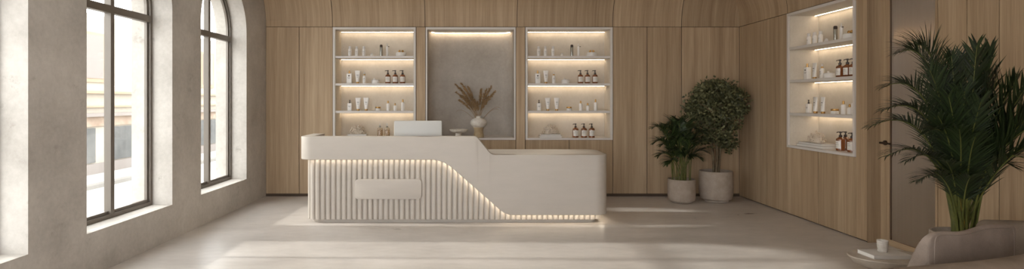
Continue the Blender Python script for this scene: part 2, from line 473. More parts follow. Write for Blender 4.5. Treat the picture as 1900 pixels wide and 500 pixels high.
# ------------------------------------------------------------------ left wall with arched windows
WT = 0.44; XO = XL - WT
SILL = 0.375; SPR = 2.466; WR = 0.675
far_edges = [8.10, 6.11, 4.135, 2.15]  # last window is unseen, added to brighten the side wall
wins = [(fe-2*WR, fe) for fe in far_edges]
NA = 28
def arch(y0, y1, inset=0.0):
    """outline of the opening, from near bottom up, over the arch, to far bottom (y, z)"""
    r = (y1-y0)/2 - inset; c = (y0+y1)/2
    pts = [(c-r, SILL+inset)]
    for k in range(NA+1):
        a = pi - pi*k/NA; pts.append((c + r*cos(a), SPR + r*sin(a)))
    pts.append((c+r, SILL+inset)); return pts
m = MB()
ZW = ZTOP + 0.05; ZG = -1.3
ys = [-2.5] + sorted([y for w in wins for y in w]) + [DB+0.05]
def face(xc, y0, y1, z0, z1, flip=False):
    m.add([(xc,y0,z0),(xc,y1,z0),(xc,y1,z1),(xc,y0,z1)], [(0,1,2,3) if not flip else (3,2,1,0)])
for xc, zb in ((XL, 0.0), (XO, ZG)):
    for k in range(0, len(ys), 2): face(xc, ys[k], ys[k+1], zb, ZW)
    for (y0, y1) in wins:
        face(xc, y0, y1, zb, SILL)
        a = arch(y0, y1)[1:-1]
        for (p, q) in zip(a[:-1], a[1:]):
            m.add([(xc,p[0],p[1]),(xc,q[0],q[1]),(xc,q[0],ZW),(xc,p[0],ZW)], [(0,1,2,3)])
for (y0, y1) in wins:
    a = arch(y0, y1)
    for i in range(len(a)):
        p, q = a[i], a[(i+1) % len(a)]
        m.add([(XL,p[0],p[1]),(XL,q[0],q[1]),(XO,q[0],q[1]),(XO,p[0],p[1])], [(0,1,2,3)])
struct(m.obj('wall_left', M['plaster'], fix=False), 'limewashed plaster wall with deep arched windows')

XF = -3.475          # room side of the window frames
for wi, (y0, y1) in enumerate(wins):
    w = struct(bpy.data.objects.new('window_%d' % (wi+1), None), 'arched window with slim bronze frame'); COL.objects.link(w)
    def ring(x0, x1, i0, i1, name):
        a = arch(y0, y1, i0); b = arch(y0, y1, i1); n = len(a); mm = MB()
        vs = [(x0,*p) for p in a] + [(x0,*p) for p in b] + [(x1,*p) for p in a] + [(x1,*p) for p in b]
        fs = []
        for i in range(n):
            j = (i+1) % n
            fs += [(i, j, n+j, n+i), (2*n+i, 3*n+i, 3*n+j, 2*n+j), (n+i, n+j, 3*n+j, 3*n+i), (i, 2*n+i, 2*n+j, j)]
        mm.add(vs, fs); return mm.obj(name, M['frame'], w)
    ring(XF, XF-0.06, 0.0, 0.038, 'window_frame')
    ring(XF-0.022, XF-0.05, 0.038, 0.066, 'sash')
    c = (y0+y1)/2
    mm = MB(); mm.box(XF-0.065, XF+0.004, c-0.027, c+0.027, SILL+0.03, SPR+WR-0.03); mm.obj('mullion', M['frame'], w, bevel=0.004)
    mm = MB(); mm.box(XF-0.062, XF+0.006, y0+0.02, y1-0.02, 2.338, 2.412); mm.obj('transom', M['frame'], w, bevel=0.004)
    # panes: two lower lights, two upper quarter lights
    for (p0, p1) in ((y0+0.05, c-0.02), (c+0.02, y1-0.05)):
        mm = MB(); mm.box(XF-0.037, XF-0.033, p0, p1, SILL+0.05, 2.345); mm.obj('pane', M['glass'], w)
    for sgn in (-1, 1):
        r = WR-0.05; poly = [(c+sgn*0.02, 2.405), (c+sgn*r, 2.405)]
        for k in range(13):
            a = (pi/2)*k/12 * 0.985; poly.append((c+sgn*r*cos(a), SPR+r*sin(a)))
        mm = MB(); n = len(poly)
        mm.add([(XF-0.037,*p) for p in poly] + [(XF-0.033,*p) for p in poly],
               [tuple(range(n)), tuple(range(2*n-1, n-1, -1))] + [(k, (k+1) % n, n+(k+1) % n, n+k) for k in range(n)])
        mm.obj('pane', M['glass'], w)

m = MB()
m.box(0.9, XR+0.3, -2.6, -2.5, 0, ZTOP+0.05); m.box(XO, 0.9, -2.6, -2.5, 3.3, ZTOP+0.05)  # out-of-view wall; the gap is sized to steer fill light
struct(m.obj('wall_rear', M['plaster']), 'unseen plaster rear wall, its wide opening shaped to let in fill light')

# ------------------------------------------------------------------ outside
m = MB(); m.box(-60, XO, -20, 70, ZG-0.3, ZG)
struct(m.obj('pavement', M['paving']), 'pale sunlit street outside the windows')
m = MB(); m.box(-12.3, -12.0, -20, 70, ZG, ZG+0.12)
struct(m.obj('kerb', M['kerb']), 'low kerb line across the street')
XFA = -14.5
bd = thing('facade_building', 'cream rendered town building across the street, seen through the windows', 'building', (XFA, 20, ZG))
def bpart(name, mat, x0, x1, y0, y1, z0, z1):
    q = MB(); q.box(x0-XFA, x1-XFA, y0-20, y1-20, z0-ZG, z1-ZG); return q.obj(name, mat, bd)
zf = lambda y: 1.5 - (y-187)*22.0/F
bpart('wall', M['facade'], XFA-3, XFA, 0, 60, ZG, 4.8)
bpart('cornice', M['cornice'], XFA, XFA+0.22, 0, 60, zf(174), zf(170))
bpart('string_course', M['cornice'], XFA, XFA+0.12, 0, 60, zf(199.5), zf(197))
bpart('ledge', M['ledge'], XFA, XFA+0.30, 0, 60, zf(216), zf(210))
bpart('stone_band', M['rust'], XFA, XFA+0.08, 0, 60, zf(234), zf(216))
for k in range(9):
    y0 = 6 + k*5.5
    bpart('shop_window', M['shop'], XFA, XFA+0.05, y0, y0+4.6, zf(300), zf(237))
bpart('plinth', M['ledge'], XFA, XFA+0.10, 0, 60, ZG, zf(302))
for k in range(10):
    y0 = 6.9 + k*4.6
    f_ = bpart('window', M['cornice'], XFA, XFA+0.07, y0, y0+1.5, 2.2, 4.1)
    q = MB(); q.box(0.07, 0.09, y0+0.2-20, y0+1.3-20, 2.35-ZG, 4.0-ZG); q.obj('pane', M['ledge'], f_)

# ------------------------------------------------------------------ niches
ND = 0.40
SHT = 0.035
def niche(name, label, w, place, shelves_z, led=True):
    """place(u, d, z): u across 0..w seen from the room, d depth behind the wall face"""
    t = thing(name, label, 'shelf niche', place(w/2, 0, 0.885))
    inv = Vector(t.location)
    def P(u, d, z): return tuple(Vector(place(u, d, z)) - inv)
    def bx(mb, u0, u1, d0, d1, z0, z1):
        v = [P(u0,d0,z0),P(u1,d0,z0),P(u1,d1,z0),P(u0,d1,z0),P(u0,d0,z1),P(u1,d0,z1),P(u1,d1,z1),P(u0,d1,z1)]
        mb.add(v, [(0,3,2,1),(4,5,6,7),(0,1,5,4),(1,2,6,5),(2,3,7,6),(3,0,4,7)])
    fw = 0.036; z0, z1 = NB, SEAM-0.006; f0 = -0.012
    q = MB(); bx(q, 0.004, fw, f0, ND, z0, z1); bx(q, w-fw, w-0.004, f0, ND, z0, z1)
    bx(q, fw, w-fw, f0, ND, z0, z0+0.03); bx(q, fw, w-fw, f0, ND, z1-0.034, z1)
    q.obj('frame', M['trim'], t)
    q = MB(); bx(q, fw, w-fw, ND-0.012, ND+0.03, z0+0.03, z1-0.034); q.obj('back_panel', M['niche'], t)
    q = MB(); bx(q, fw, fw+0.006, 0.01, ND-0.012, z0+0.03, z1-0.034); q.obj('side_lining', M['niche'], t)
    q = MB(); bx(q, w-fw-0.006, w-fw, 0.01, ND-0.012, z0+0.03, z1-0.034); q.obj('side_lining', M['niche'], t)
    for zs in shelves_z:
        q = MB(); bx(q, fw+0.006, w-fw-0.006, 0.0, ND-0.012, zs-SHT, zs); q.obj('shelf', M['trim'], t)
    for zs in [z1-0.034] + [s-SHT for s in shelves_z]:
        q = MB(); bx(q, fw+0.02, w-fw-0.02, ND-0.07, ND-0.055, zs-0.003, zs); q.obj('light_strip', M['led'], t)
    return t
SH = [2.20, 1.77, 1.34]
FLOORZ = NB + 0.03
niche('display_niche', 'lit product niche in the back wall nearest the arched windows', xs['d']-xs['c'], lambda u, d, z: (xs['c']+u, DB+d, z), SH)
niche('display_niche', 'lit product niche in the back wall behind the low end of the desk', xs['h']-xs['g'], lambda u, d, z: (xs['g']+u, DB+d, z), SH)
niche('display_niche', 'lit product niche in the side wall beside the glass door', yr[2]-yr[4], lambda u, d, z: (XR+d, yr[2]-u, z), SH)

# central alcove with rounded back corners
ax0, ax1 = xs['e'], xs['f']; AD = 0.50; AR = 0.22
t = thing('display_alcove', 'tall plaster alcove with rounded back and a lit top edge, behind the vase', 'alcove', ((ax0+ax1)/2, DB, NB))
cx = (ax0+ax1)/2; hw = (ax1-ax0)/2
def alc(inset, depth, r):
    h = hw - inset; pts = [(-h, -0.012)]
    for k in range(11):
        a = pi + (-pi/2)*k/10; pts.append((-h+r + r*cos(a), depth-r + r*sin(a)))
    for k in range(11):
        a = pi/2 - (pi/2)*k/10; pts.append((h-r + r*cos(a), depth-r + r*sin(a)))
    pts.append((h, -0.012)); return pts
zt = SEAM-0.006-NB
q = MB(); a = alc(0.031, AD, AR); n = len(a)
q.add([(x,y,0.03) for x,y in a] + [(x,y,zt-0.035) for x,y in a], [(i, i+1, n+i+1, n+i) for i in range(n-1)])
q.obj('curved_back', M['alcove'], t, smooth=40, fix=False)
q = MB(); q.box(-hw+0.004, -hw+0.028, -0.012, 0.3, 0, zt); q.box(hw-0.028, hw-0.004, -0.012, 0.3, 0, zt)
q.box(-hw+0.028, hw-0.028, -0.012, AD+0.02, 0, 0.03); q.box(-hw+0.028, hw-0.028, -0.012, AD+0.02, zt-0.035, zt)
q.obj('frame', M['trim'], t)
b0 = alc(0.031+0.03, AD-0.03, AR-0.03)[3:-3]; b1 = alc(0.031+0.045, AD-0.045, AR-0.045)[3:-3]
n = len(b0); q = MB(); zz = zt-0.035
q.add([(x,y,zz-0.008) for x,y in b0] + [(x,y,zz-0.008) for x,y in b1] + [(x,y,zz) for x,y in b0] + [(x,y,zz) for x,y in b1],
      [(i,i+1,n+i+1,n+i) for i in range(n-1)] + [(n+i,n+i+1,3*n+i+1,3*n+i) for i in range(n-1)] + [(i,2*n+i,2*n+i+1,i+1) for i in range(n-1)])
q.obj('light_strip', M['led'], t)

# ------------------------------------------------------------------ products
def lathe_mesh(name, prof, mat, n=22, smooth=40, **kw):
    q = MB(); q.lathe(prof, n, **kw); return q.mesh(name, mat, smooth)
def label_mesh(r, z0, z1, half, lines):
    q = MB(); n = 12; rr = r + 0.0008
    vs = []; 
    for k in range(n+1):
        a = -pi/2 - half + 2*half*k/n
        vs += [(rr*cos(a), rr*sin(a), z0), (rr*cos(a), rr*sin(a), z1)]
    q.add(vs, [(2*k, 2*k+2, 2*k+3, 2*k+1) for k in range(n)]); return q
def ink_mesh(r, rows):
    q = MB(); rr = r + 0.0016
    for (z0, z1, half) in rows:
        n = 6; vs = []
        for k in range(n+1):
            a = -pi/2 - half + 2*half*k/n
            vs += [(rr*cos(a), rr*sin(a), z0), (rr*cos(a), rr*sin(a), z1)]
        q.add(vs, [(2*k, 2*k+2, 2*k+3, 2*k+1) for k in range(n)])
    return q
P = {}
# tall frosted cylinder bottle with a narrower cap
P['cyl'] = [('body', lathe_mesh('body', [(0.024,0),(0.027,0.003),(0.027,0.112),(0.024,0.118),(0.019,0.120)], M['white'])),
            ('cap', lathe_mesh('cap', [(0.019,0.120),(0.0195,0.122),(0.0195,0.155),(0.017,0.160),(0.010,0.161)], M['frost'])),
            ('label', ink_mesh(0.027, [(0.070,0.075,0.5),(0.050,0.053,0.35)]).mesh('label', M['ink']))]
P['pot'] = [('body', lathe_mesh('body', [(0.020,0),(0.023,0.004),(0.023,0.028),(0.020,0.032)], M['white'])),
            ('lid', lathe_mesh('lid', [(0.018,0.032),(0.019,0.034),(0.017,0.048),(0.010,0.055),(0.002,0.057)], M['frost']))]
P['silver'] = [('body', lathe_mesh('body', [(0.020,0),(0.023,0.003),(0.023,0.140),(0.021,0.146)], M['silver'])),
               ('cap', lathe_mesh('cap', [(0.0225,0.146),(0.0225,0.172),(0.018,0.184),(0.006,0.188)], M['darkpump']))]
P['slim'] = [('body', lathe_mesh('body', [(0.017,0),(0.019,0.003),(0.019,0.150),(0.012,0.158)], M['white'])),
             ('pump', lathe_mesh('pump', [(0.010,0.158),(0.010,0.180),(0.006,0.184),(0.006,0.205)], M['frost'])),
             ('nozzle', (lambda q: (q.box(-0.005,0.034,-0.006,0.006,0.150,0.160), q.mesh('nozzle', M['darkpump'], None, 0.002))[1])(MB()))]
P['tub'] = [('body', lathe_mesh('body', [(0.074,0),(0.080,0.005),(0.080,0.048),(0.076,0.056)], M['white'], 30)),
            ('lid', lathe_mesh('lid', [(0.074,0.056),(0.070,0.062),(0.012,0.064)], M['white'], 30)),
            ('knob', (lambda q: ([q.lathe([(0.006,0.06),(0.016,0.07),(0.019,0.085),(0.013,0.098),(0.003,0.101)], 14, (dx,0,0)) for dx in (-0.024,0.026)], q.mesh('knob', M['gold'], 50))[1])(MB()))]
def sq(w, d, h, r=0.008):
    q = MB(); q.box(-w/2, w/2, -d/2, d/2, 0, h); return q.mesh('body', M['white'], 35, r, 3)
def box_label(w, d, rows, mat='ink'):
    q = MB()
    for (x0, x1, z0, z1) in rows: q.add([(x0,-d/2-0.001,z0),(x1,-d/2-0.001,z0),(x1,-d/2-0.001,z1),(x0,-d/2-0.001,z1)], [(0,1,2,3)])
    return q.mesh('label', M[mat])
P['square'] = [('body', sq(0.082, 0.055, 0.160)),
               ('pump', lathe_mesh('pump', [(0.016,0.158),(0.016,0.176),(0.009,0.178),(0.009,0.192),(0.013,0.194),(0.013,0.204)], M['gold'], 16)),
               ('label', box_label(0.082, 0.055, [(-0.012,0.012,0.112,0.132),(-0.022,0.022,0.088,0.093),(-0.016,0.016,0.076,0.079)]))]
def squeeze(h, w):
    q = MB(); n = 20; vs = []; m_ = 12
    for i in range(m_+1):
        f = i/m_; z = 0.026 + (h-0.026)*f
        a_ = 0.024 + (w/2-0.024)*f; b_ = 0.024*(1-f)**0.8 + 0.0025
        for k in range(n):
            an = 2*pi*k/n; vs.append((a_*cos(an), b_*sin(an), z))
    fs = [(i*n+k, i*n+(k+1) % n, (i+1)*n+(k+1) % n, (i+1)*n+k) for i in range(m_) for k in range(n)]
    fs += [tuple(range(n-1,-1,-1)), tuple(m_*n+k for k in range(n))]
    q.add(vs, fs); return q.mesh('body', M['white'], 50)
def tube_label():
    q = MB()
    for (hw_, z0, z1) in ((0.016, 0.130, 0.138), (0.011, 0.112, 0.115), (0.013, 0.100, 0.103)):
        d = lambda z: -(0.024*(1-(z-0.026)/0.179)**0.8 + 0.0025) - 0.0012
        q.add([(-hw_, d(z0), z0), (hw_, d(z0), z0), (hw_, d(z1), z1), (-hw_, d(z1), z1)], [(0,1,2,3)])
    return q.mesh('label', M['ink'])
P['tube'] = [('body', squeeze(0.205, 0.088)),
             ('cap', lathe_mesh('cap', [(0.022,0),(0.0235,0.002),(0.0235,0.024),(0.021,0.027)], M['gold'], 18)),
             ('label', tube_label())]
P['dropper'] = [('body', lathe_mesh('body', [(0.024,0),(0.027,0.004),(0.027,0.110),(0.022,0.124),(0.012,0.130)], M['white'])),
                ('collar', lathe_mesh('collar', [(0.013,0.128),(0.0135,0.130),(0.0135,0.148),(0.012,0.150)], M['gold'], 16)),
                ('bulb', lathe_mesh('bulb', [(0.009,0.149),(0.010,0.158),(0.009,0.176),(0.005,0.186),(0.001,0.188)], M['frost'], 14)),
                ('label', ink_mesh(0.027, [(0.080,0.087,0.45),(0.062,0.065,0.6),(0.052,0.054,0.4)]).mesh('label', M['ink']))]
P['tallserum'] = [('body', lathe_mesh('body', [(0.024,0),(0.027,0.004),(0.027,0.120),(0.022,0.132),(0.011,0.136)], M['white'])),
                  ('cap', lathe_mesh('cap', [(0.0115,0.134),(0.012,0.136),(0.012,0.172),(0.009,0.180),(0.002,0.182)], M['gold'], 16))]
P['serum'] = [('body', lathe_mesh('body', [(0.024,0),(0.0275,0.004),(0.0275,0.100),(0.020,0.114),(0.011,0.118)], M['white'])),
              ('cap', lathe_mesh('cap', [(0.0115,0.116),(0.012,0.118),(0.012,0.150),(0.009,0.156),(0.002,0.158)], M['gold'], 16))]
P['minis'] = [('body', lathe_mesh('body', [(0.022,0),(0.026,0.004),(0.026,0.070),(0.018,0.082),(0.010,0.085)], M['white'])),
              ('cap', lathe_mesh('cap', [(0.0105,0.084),(0.011,0.086),(0.011,0.112),(0.007,0.118),(0.002,0.119)], M['gold'], 16))]
P['jar'] = [('body', lathe_mesh('body', [(0.058,0),(0.063,0.005),(0.063,0.046),(0.060,0.050)], M['white'], 28)),
            ('lid', lathe_mesh('lid', [(0.061,0.050),(0.062,0.052),(0.060,0.062),(0.010,0.066)], M['frost'], 28)),
            ('knob', (lambda q: (q.lathe([(0.008,0.062),(0.012,0.068),(0.012,0.084),(0.008,0.088)], 14, (-0.02,0,0)), q.mesh('knob', M['white'], 50))[1])(MB()))]
P['gjar'] = [('body', lathe_mesh('body', [(0.040,0),(0.044,0.005),(0.044,0.034),(0.040,0.038)], M['white'], 26)),
             ('lid', lathe_mesh('lid', [(0.041,0.038),(0.042,0.040),(0.042,0.058),(0.038,0.062)], M['gold'], 26))]
P['pumpb'] = [('body', sq(0.066, 0.05, 0.120)),
              ('pump', lathe_mesh('pump', [(0.012,0.118),(0.012,0.138),(0.006,0.140),(0.006,0.160),(0.010,0.162),(0.010,0.170)], M['darkpump'], 14)),
              ('label', box_label(0.066, 0.05, [(-0.018,0.018,0.070,0.076),(-0.012,0.012,0.056,0.059)]))]
def nozzle(z, L, r=0.005):
    q = MB(); q.tube([(0.006,0,z), (-0.012,-0.004,z+0.002), (-L,-0.012,z-0.001), (-L-0.006,-0.013,z-0.008)], [r*1.2, r*1.1, r, r*0.9], 8)
    return q.mesh('nozzle', M['darkpump'], 50)
def amber(h, r):
    return [('body', lathe_mesh('body', [(r*0.92,0),(r,0.004),(r,h*0.80),(r*0.93,h*0.88),(r*0.62,h*0.96),(0.015,h)], M['amber'], 26)),
            ('label', label_mesh(r, h*0.17, h*0.72, 1.05, None).mesh('label', M['label'], 60)),
            ('print', ink_mesh(r, [(h*0.58,h*0.61,0.5),(h*0.48,h*0.495,0.6),(h*0.42,h*0.433,0.6),(h*0.28,h*0.293,0.4)]).mesh('print', M['ink'])),
            ('pump', lathe_mesh('pump', [(0.017,h-0.002),(0.0175,h),(0.0175,h+0.02),(0.010,h+0.025),(0.007,h+0.03),(0.007,h+0.046),(0.014,h+0.047),(0.014,h+0.060),(0.010,h+0.063)], M['darkpump'], 18)),
            ('nozzle', nozzle(h+0.055, 0.04))]
P['amber'] = amber(0.148, 0.042)
P['amberL'] = amber(0.160, 0.047)
P['clear'] = [('body', lathe_mesh('body', [(0.040,0),(0.044,0.004),(0.044,0.135),(0.040,0.148),(0.020,0.160),(0.015,0.164)], M['clear'], 24)),
              ('liquid', lathe_mesh('liquid', [(0.038,0.005),(0.041,0.008),(0.041,0.120)], M['oil'], 24)),
              ('collar', lathe_mesh('collar', [(0.016,0.160),(0.0165,0.162),(0.0165,0.182),(0.012,0.186)], M['silver'], 16)),
              ('pump', lathe_mesh('pump', [(0.007,0.185),(0.007,0.205),(0.014,0.207),(0.014,0.218),(0.010,0.221)], M['frost'], 16)),]
NAMES = dict(cyl='spray_bottle', pot='small_jar', silver='silver_bottle', slim='slim_pump_bottle', tub='cream_tub', square='lotion_bottle', tube='squeeze_tube',
             dropper='dropper_bottle', tallserum='serum_bottle', serum='serum_bottle', minis='serum_bottle', jar='cream_jar', gjar='cream_jar', pumpb='pump_bottle',
             amber='amber_pump_bottle', amberL='amber_pump_bottle', clear='clear_oil_bottle')
CATS = dict(cyl='bottle', pot='jar', silver='bottle', slim='bottle', tub='jar', square='bottle', tube='tube', dropper='bottle', tallserum='bottle', serum='bottle',
            minis='bottle', jar='jar', gjar='jar', pumpb='bottle', amber='bottle', amberL='bottle', clear='bottle')
def product(kind, label, loc, rz, group):
    t = thing(NAMES[kind], label, CATS[kind], loc, rz, group)
    for nm, me in P[kind]: inst(nm, me, t)
    return t
# rows of one niche: (kind, description)
ROWS = [
 [('cyl', 'frosted white capped bottle, first of three'), ('cyl', 'frosted white capped bottle, middle of three'), ('cyl', 'frosted white capped bottle, last of three'),
  ('pot', 'tiny white lidded jar'), ('silver', 'silver bottle with dark domed cap'), ('slim', 'tall thin white pump bottle'), ('tub', 'wide white tub with two gold knobs')],
 [('square', 'broad white lotion bottle with gold pump'), ('tube', 'white squeeze tube standing on its gold cap'), ('dropper', 'white dropper bottle with gold collar'), ('jar', 'low white jar with knobbed lid'),
  ('amber', 'amber pump bottle, first of three'), ('amber', 'amber pump bottle, middle of three'), ('amber', 'amber pump bottle, last of three')],
 [('pumpb', 'small white bottle with dark pump'), ('tube', 'white squeeze tube beside the dark pump bottle'), ('tube', 'white squeeze tube beside the gold lidded jar'), ('gjar', 'low white jar with gold lid'),
  ('serum', 'mid-height gold capped serum bottle'), ('minis', 'shortest gold capped serum bottle'), ('tallserum', 'tallest gold capped serum bottle')],
]
PXS = {
 'A': [[649.3,661.8,675.2,690,707.3,718.5,744], [648.2,663.5,676.2,697,719.8,733.4,747], [649,664.5,679.5,701.5,720,733,747.5]],
 'B': [[999.5,1012,1026,1043,1061,1073.5,1098], [997.5,1013,1027.5,1049.5,1077,1090,1104], [1000,1016.5,1033,1056,1077.5,1090.5,1105]],
 'C': [[1501,1511.5,1522.5,1533,1550,1561,1578], [1498,1511.5,1525.5,1538.5,1558.5,1572.5,1583.5], [1500.5,1513,1527,1549,1565,1576.5,1584.5]],
}
NIC = {'A': 'niche nearest the windows', 'B': 'niche behind the low counter', 'C': 'niche beside the glass door'}
SHN = ['top shelf', 'second shelf', 'third shelf']
def at(nk, px):
    if nk == 'C':
        x = XR + 0.13; return x, x*F/(px-PX), -pi/2
    y = DB + 0.10; return X(px, y), y, 0.0
for nk in 'ABC':
    for r in range(3):
        for (kind, desc), px in zip(ROWS[r], PXS[nk][r]):
            x, y, rz = at(nk, px)
            product(kind, '%s, %s, %s' % (desc, SHN[r], NIC[nk]), (x, y, SH[r]), rz, 'products on the lit niche shelves')
for nk, kind, pxs, desc in (('A', 'clear', [705, 718.3], 'clear bottle of golden oil'), ('B', 'amberL', [1068, 1083.5, 1098], 'large amber pump bottle'), ('C', 'amberL', [1559.5, 1568.8, 1581], 'large amber pump bottle')):
    od = ['first of two', 'last of two'] if len(pxs) == 2 else ['first of three', 'middle of three', 'last of three']
    for k, px in enumerate(pxs):
        x, y, rz = at(nk, px)
        if nk == 'C' and k == 1: x += 0.09; y = x*F/(px-PX)
        product(kind, '%s, %s, bottom of %s' % (desc, od[k], NIC[nk]), (x, y, FLOORZ), rz, 'products on the lit niche shelves')

# book stack and coral at the bottom of each niche
def book(label, loc, rz, w, d, h, cov='cover', group=None):
    t = thing('book', label, 'book', loc, rz, group)
    q = MB(); q.box(-w/2, w/2, -d/2, d/2, 0, 0.003); q.box(-w/2, w/2, -d/2, d/2, h-0.003, h); q.box(-w/2, w/2, d/2-0.003, d/2, 0.003, h-0.003)
    q.obj('cover', M[cov], t, bevel=0.0008)
    q = MB(); q.box(-w/2+0.004, w/2-0.004, -d/2+0.004, d/2-0.0035, 0.003, h-0.003); q.obj('pages', M['paper'], t)
    return t
def coral(label, loc, seed, w=0.27, h=0.16, d=0.16):
    rr = random.Random(seed); q = MB()
    # a knotty dome of fused branches
    n = 90
    for k in range(n):
        a = rr.uniform(0, 2*pi); el = math.asin(rr.uniform(0.0, 1.0))
        def pt(a, el, s): return Vector((cos(a)*cos(el)*w/2*s, sin(a)*cos(el)*d/2*s, max(0.012, sin(el)*(h-0.015)*s + 0.005)))
        pts = []; s0 = rr.uniform(0.72, 0.98); da = rr.uniform(-0.5, 0.5); de = rr.uniform(-0.35, 0.35)
        for i in range(5):
            f = i/4; pts.append(pt(a+da*f, min(1.5, max(0.02, el+de*f)), s0 + 0.07*sin(f*pi)*rr.uniform(0.4, 1)))
        r0 = rr.uniform(0.0065, 0.0105)
        q.tube(pts, [r0*0.8, r0, r0*1.15, r0, r0*0.7], 6)
    core = []
    q.lathe([(0.001, 0.0), (0.40, 0.0), (0.43, 0.15), (0.36, 0.5), (0.2, 0.75), (0.01, 0.82)], 18, sx=w*0.80, sy=d*0.80, cap=False)
    o = len(q.v) - 18*6
    for i in range(o, len(q.v)):
        x, y, z = q.v[i]; q.v[i] = (x, y, z*h*0.88)
    return tag(q.obj('coral', M['coral'], smooth=60), label, 'coral')
for nk, p0, p1 in (('A', 645, 684), ('B', 1000, 1041), ('C', 1486, 1548)):
    if nk == 'C':
        x = XR + 0.15; ya = x*F/(p0-PX); yb_ = x*F/(p1-PX); c = (x, (ya+yb_)/2, FLOORZ); w = abs(ya-yb_)*0.80; rz = -pi/2
    else:
        y = DB + 0.12; c = (X((p0+p1)/2, y), y, FLOORZ); w = X(p1, y)-X(p0, y); rz = 0.0
    book('flat grey linen book, lower of the pair under the coral, %s' % NIC[nk], c, rz, w, 0.20, 0.030, 'cover', 'books under coral')
    book('smaller pale book, upper of the pair under the coral, %s' % NIC[nk], (c[0], c[1], c[2]+0.0302), rz, w*0.9, 0.185, 0.026, 'cover', 'books under coral')
    co = coral('knotty bleached coral lying on two books, %s' % NIC[nk], None, 3+ord(nk))
    co.location = (c[0], c[1], c[2]+0.0564); co.rotation_euler = (0, 0, rz)

# ------------------------------------------------------------------ alcove things: vase, dried grass, footed bowl
VY = DB + 0.16; VX = X(888, VY)
v = thing('vase', 'rounded white textured vase on a tan stone foot in the alcove', 'vase', (VX, VY, FLOORZ))
q = MB(); q.lathe([(0.078,0),(0.084,0.006),(0.080,0.05),(0.070,0.085),(0.072,0.12),(0.084,0.152),(0.088,0.160)], 32); q.obj('foot', M['tan'], v, smooth=50)
q = MB()
prof = [(0.085,0.158)] + [(0.04+0.092*cos(a), 0.232+0.075*sin(a)) for a in [radians(d) for d in range(-60, 81, 10)]] + [(0.040,0.315),(0.036,0.330),(0.041,0.342),(0.034,0.342),(0.030,0.320)]
q.lathe(prof, 36, cap=False)
q.obj('body', M['ceramic'], v, smooth=60)
g = thing('dried_grass_bunch', 'spray of brown dried pampas grass standing in the white vase', 'dried grass', (VX, VY, FLOORZ+0.20))
rg = random.Random(5)
TIPS = [(845,157),(851,163),(847,172),(856,155),(868,161),(858,178),(852,186),(864,186),(872,176),(880,185),(893,172),(903,166),(912,160),(918,170),(906,180),(898,187),(893,165),(886,190),(866,170),(875,190)]
for k, (tx, ty) in enumerate(TIPS):
    dy = rg.uniform(-0.12, 0.10)
    tip = Vector((X(tx, VY)-VX, dy, Z(ty, VY)-FLOORZ-0.20)); base = Vector((rg.uniform(-0.012,0.012), rg.uniform(-0.012,0.012), 0.0))
    mid = Vector((tip.x*0.30, dy*0.3, tip.z*0.66))
    def bz(f): return base*(1-f)**2 + mid*2*f*(1-f) + tip*f*f
    q = MB(); q.tube([bz(i/9) for i in range(10)], [0.0022]*8+[0.0015, 0.0008], 5)
    for j in range(140):
        f = rg.uniform(0.50, 1.0); p = bz(f); tdir = (bz(min(1, f+0.03))-bz(f-0.03)).normalized()
        sp = Vector((rg.gauss(0,1), rg.gauss(0,1), rg.gauss(0,1))); sp = (sp - tdir*sp.dot(tdir)).normalized()
        env = sin(pi*min(1, (f-0.46)/0.56))**0.7
        L = rg.uniform(0.034, 0.072)*(0.4+0.6*env)
        d_ = (tdir*0.85 + sp*rg.uniform(0.25, 0.65)).normalized()
        e1 = p + d_*L + Vector((0,0,-0.012*rg.random())); sd = d_.cross(Vector((rg.gauss(0,1), rg.gauss(0,1), rg.gauss(0,1)))).normalized()*rg.uniform(0.0035, 0.0065)
        md = p + d_*L*0.45
        q.add([p, md+sd, e1, md-sd], [(0,1,2,3)])
    q.obj('plume', M['pampas'], g, fix=False)
for (tx, ty, lx, ly) in ((846, 208, 858, 200), (927, 207, 918, 196), (930, 204, 920, 192)):   # thin bowed grass blades
    tip = Vector((X(tx,VY)-VX, -0.05, Z(ty,VY)-FLOORZ-0.2)); mid = Vector((X(lx,VY)-VX, -0.03, Z(ly,VY)-FLOORZ-0.2 + 0.05)); 
    q = MB(); q.tube([Vector((0,0,0))*(1-f)**2 + mid*2*f*(1-f) + tip*f*f for f in [i/10 for i in range(11)]], [0.002]*9+[0.0013,0.0005], 4)
    q.obj('grass_blade', M['pampas'], g)
bw = thing('footed_bowl', 'low footed stone bowl beside the vase in the alcove', 'bowl', (X(851, DB+0.14), DB+0.14, FLOORZ))
q = MB(); q.lathe([(0.058,0),(0.060,0.004),(0.052,0.03),(0.048,0.06),(0.052,0.075)], 28); q.obj('foot', M['ceramic'], bw, smooth=50)
q = MB(); q.lathe([(0.050,0.073),(0.095,0.080),(0.132,0.098),(0.144,0.120),(0.142,0.130),(0.134,0.128),(0.110,0.108),(0.05,0.098),(0.002,0.096)], 36, cap=False); q.obj('basin', M['ceramic'], bw, smooth=50)

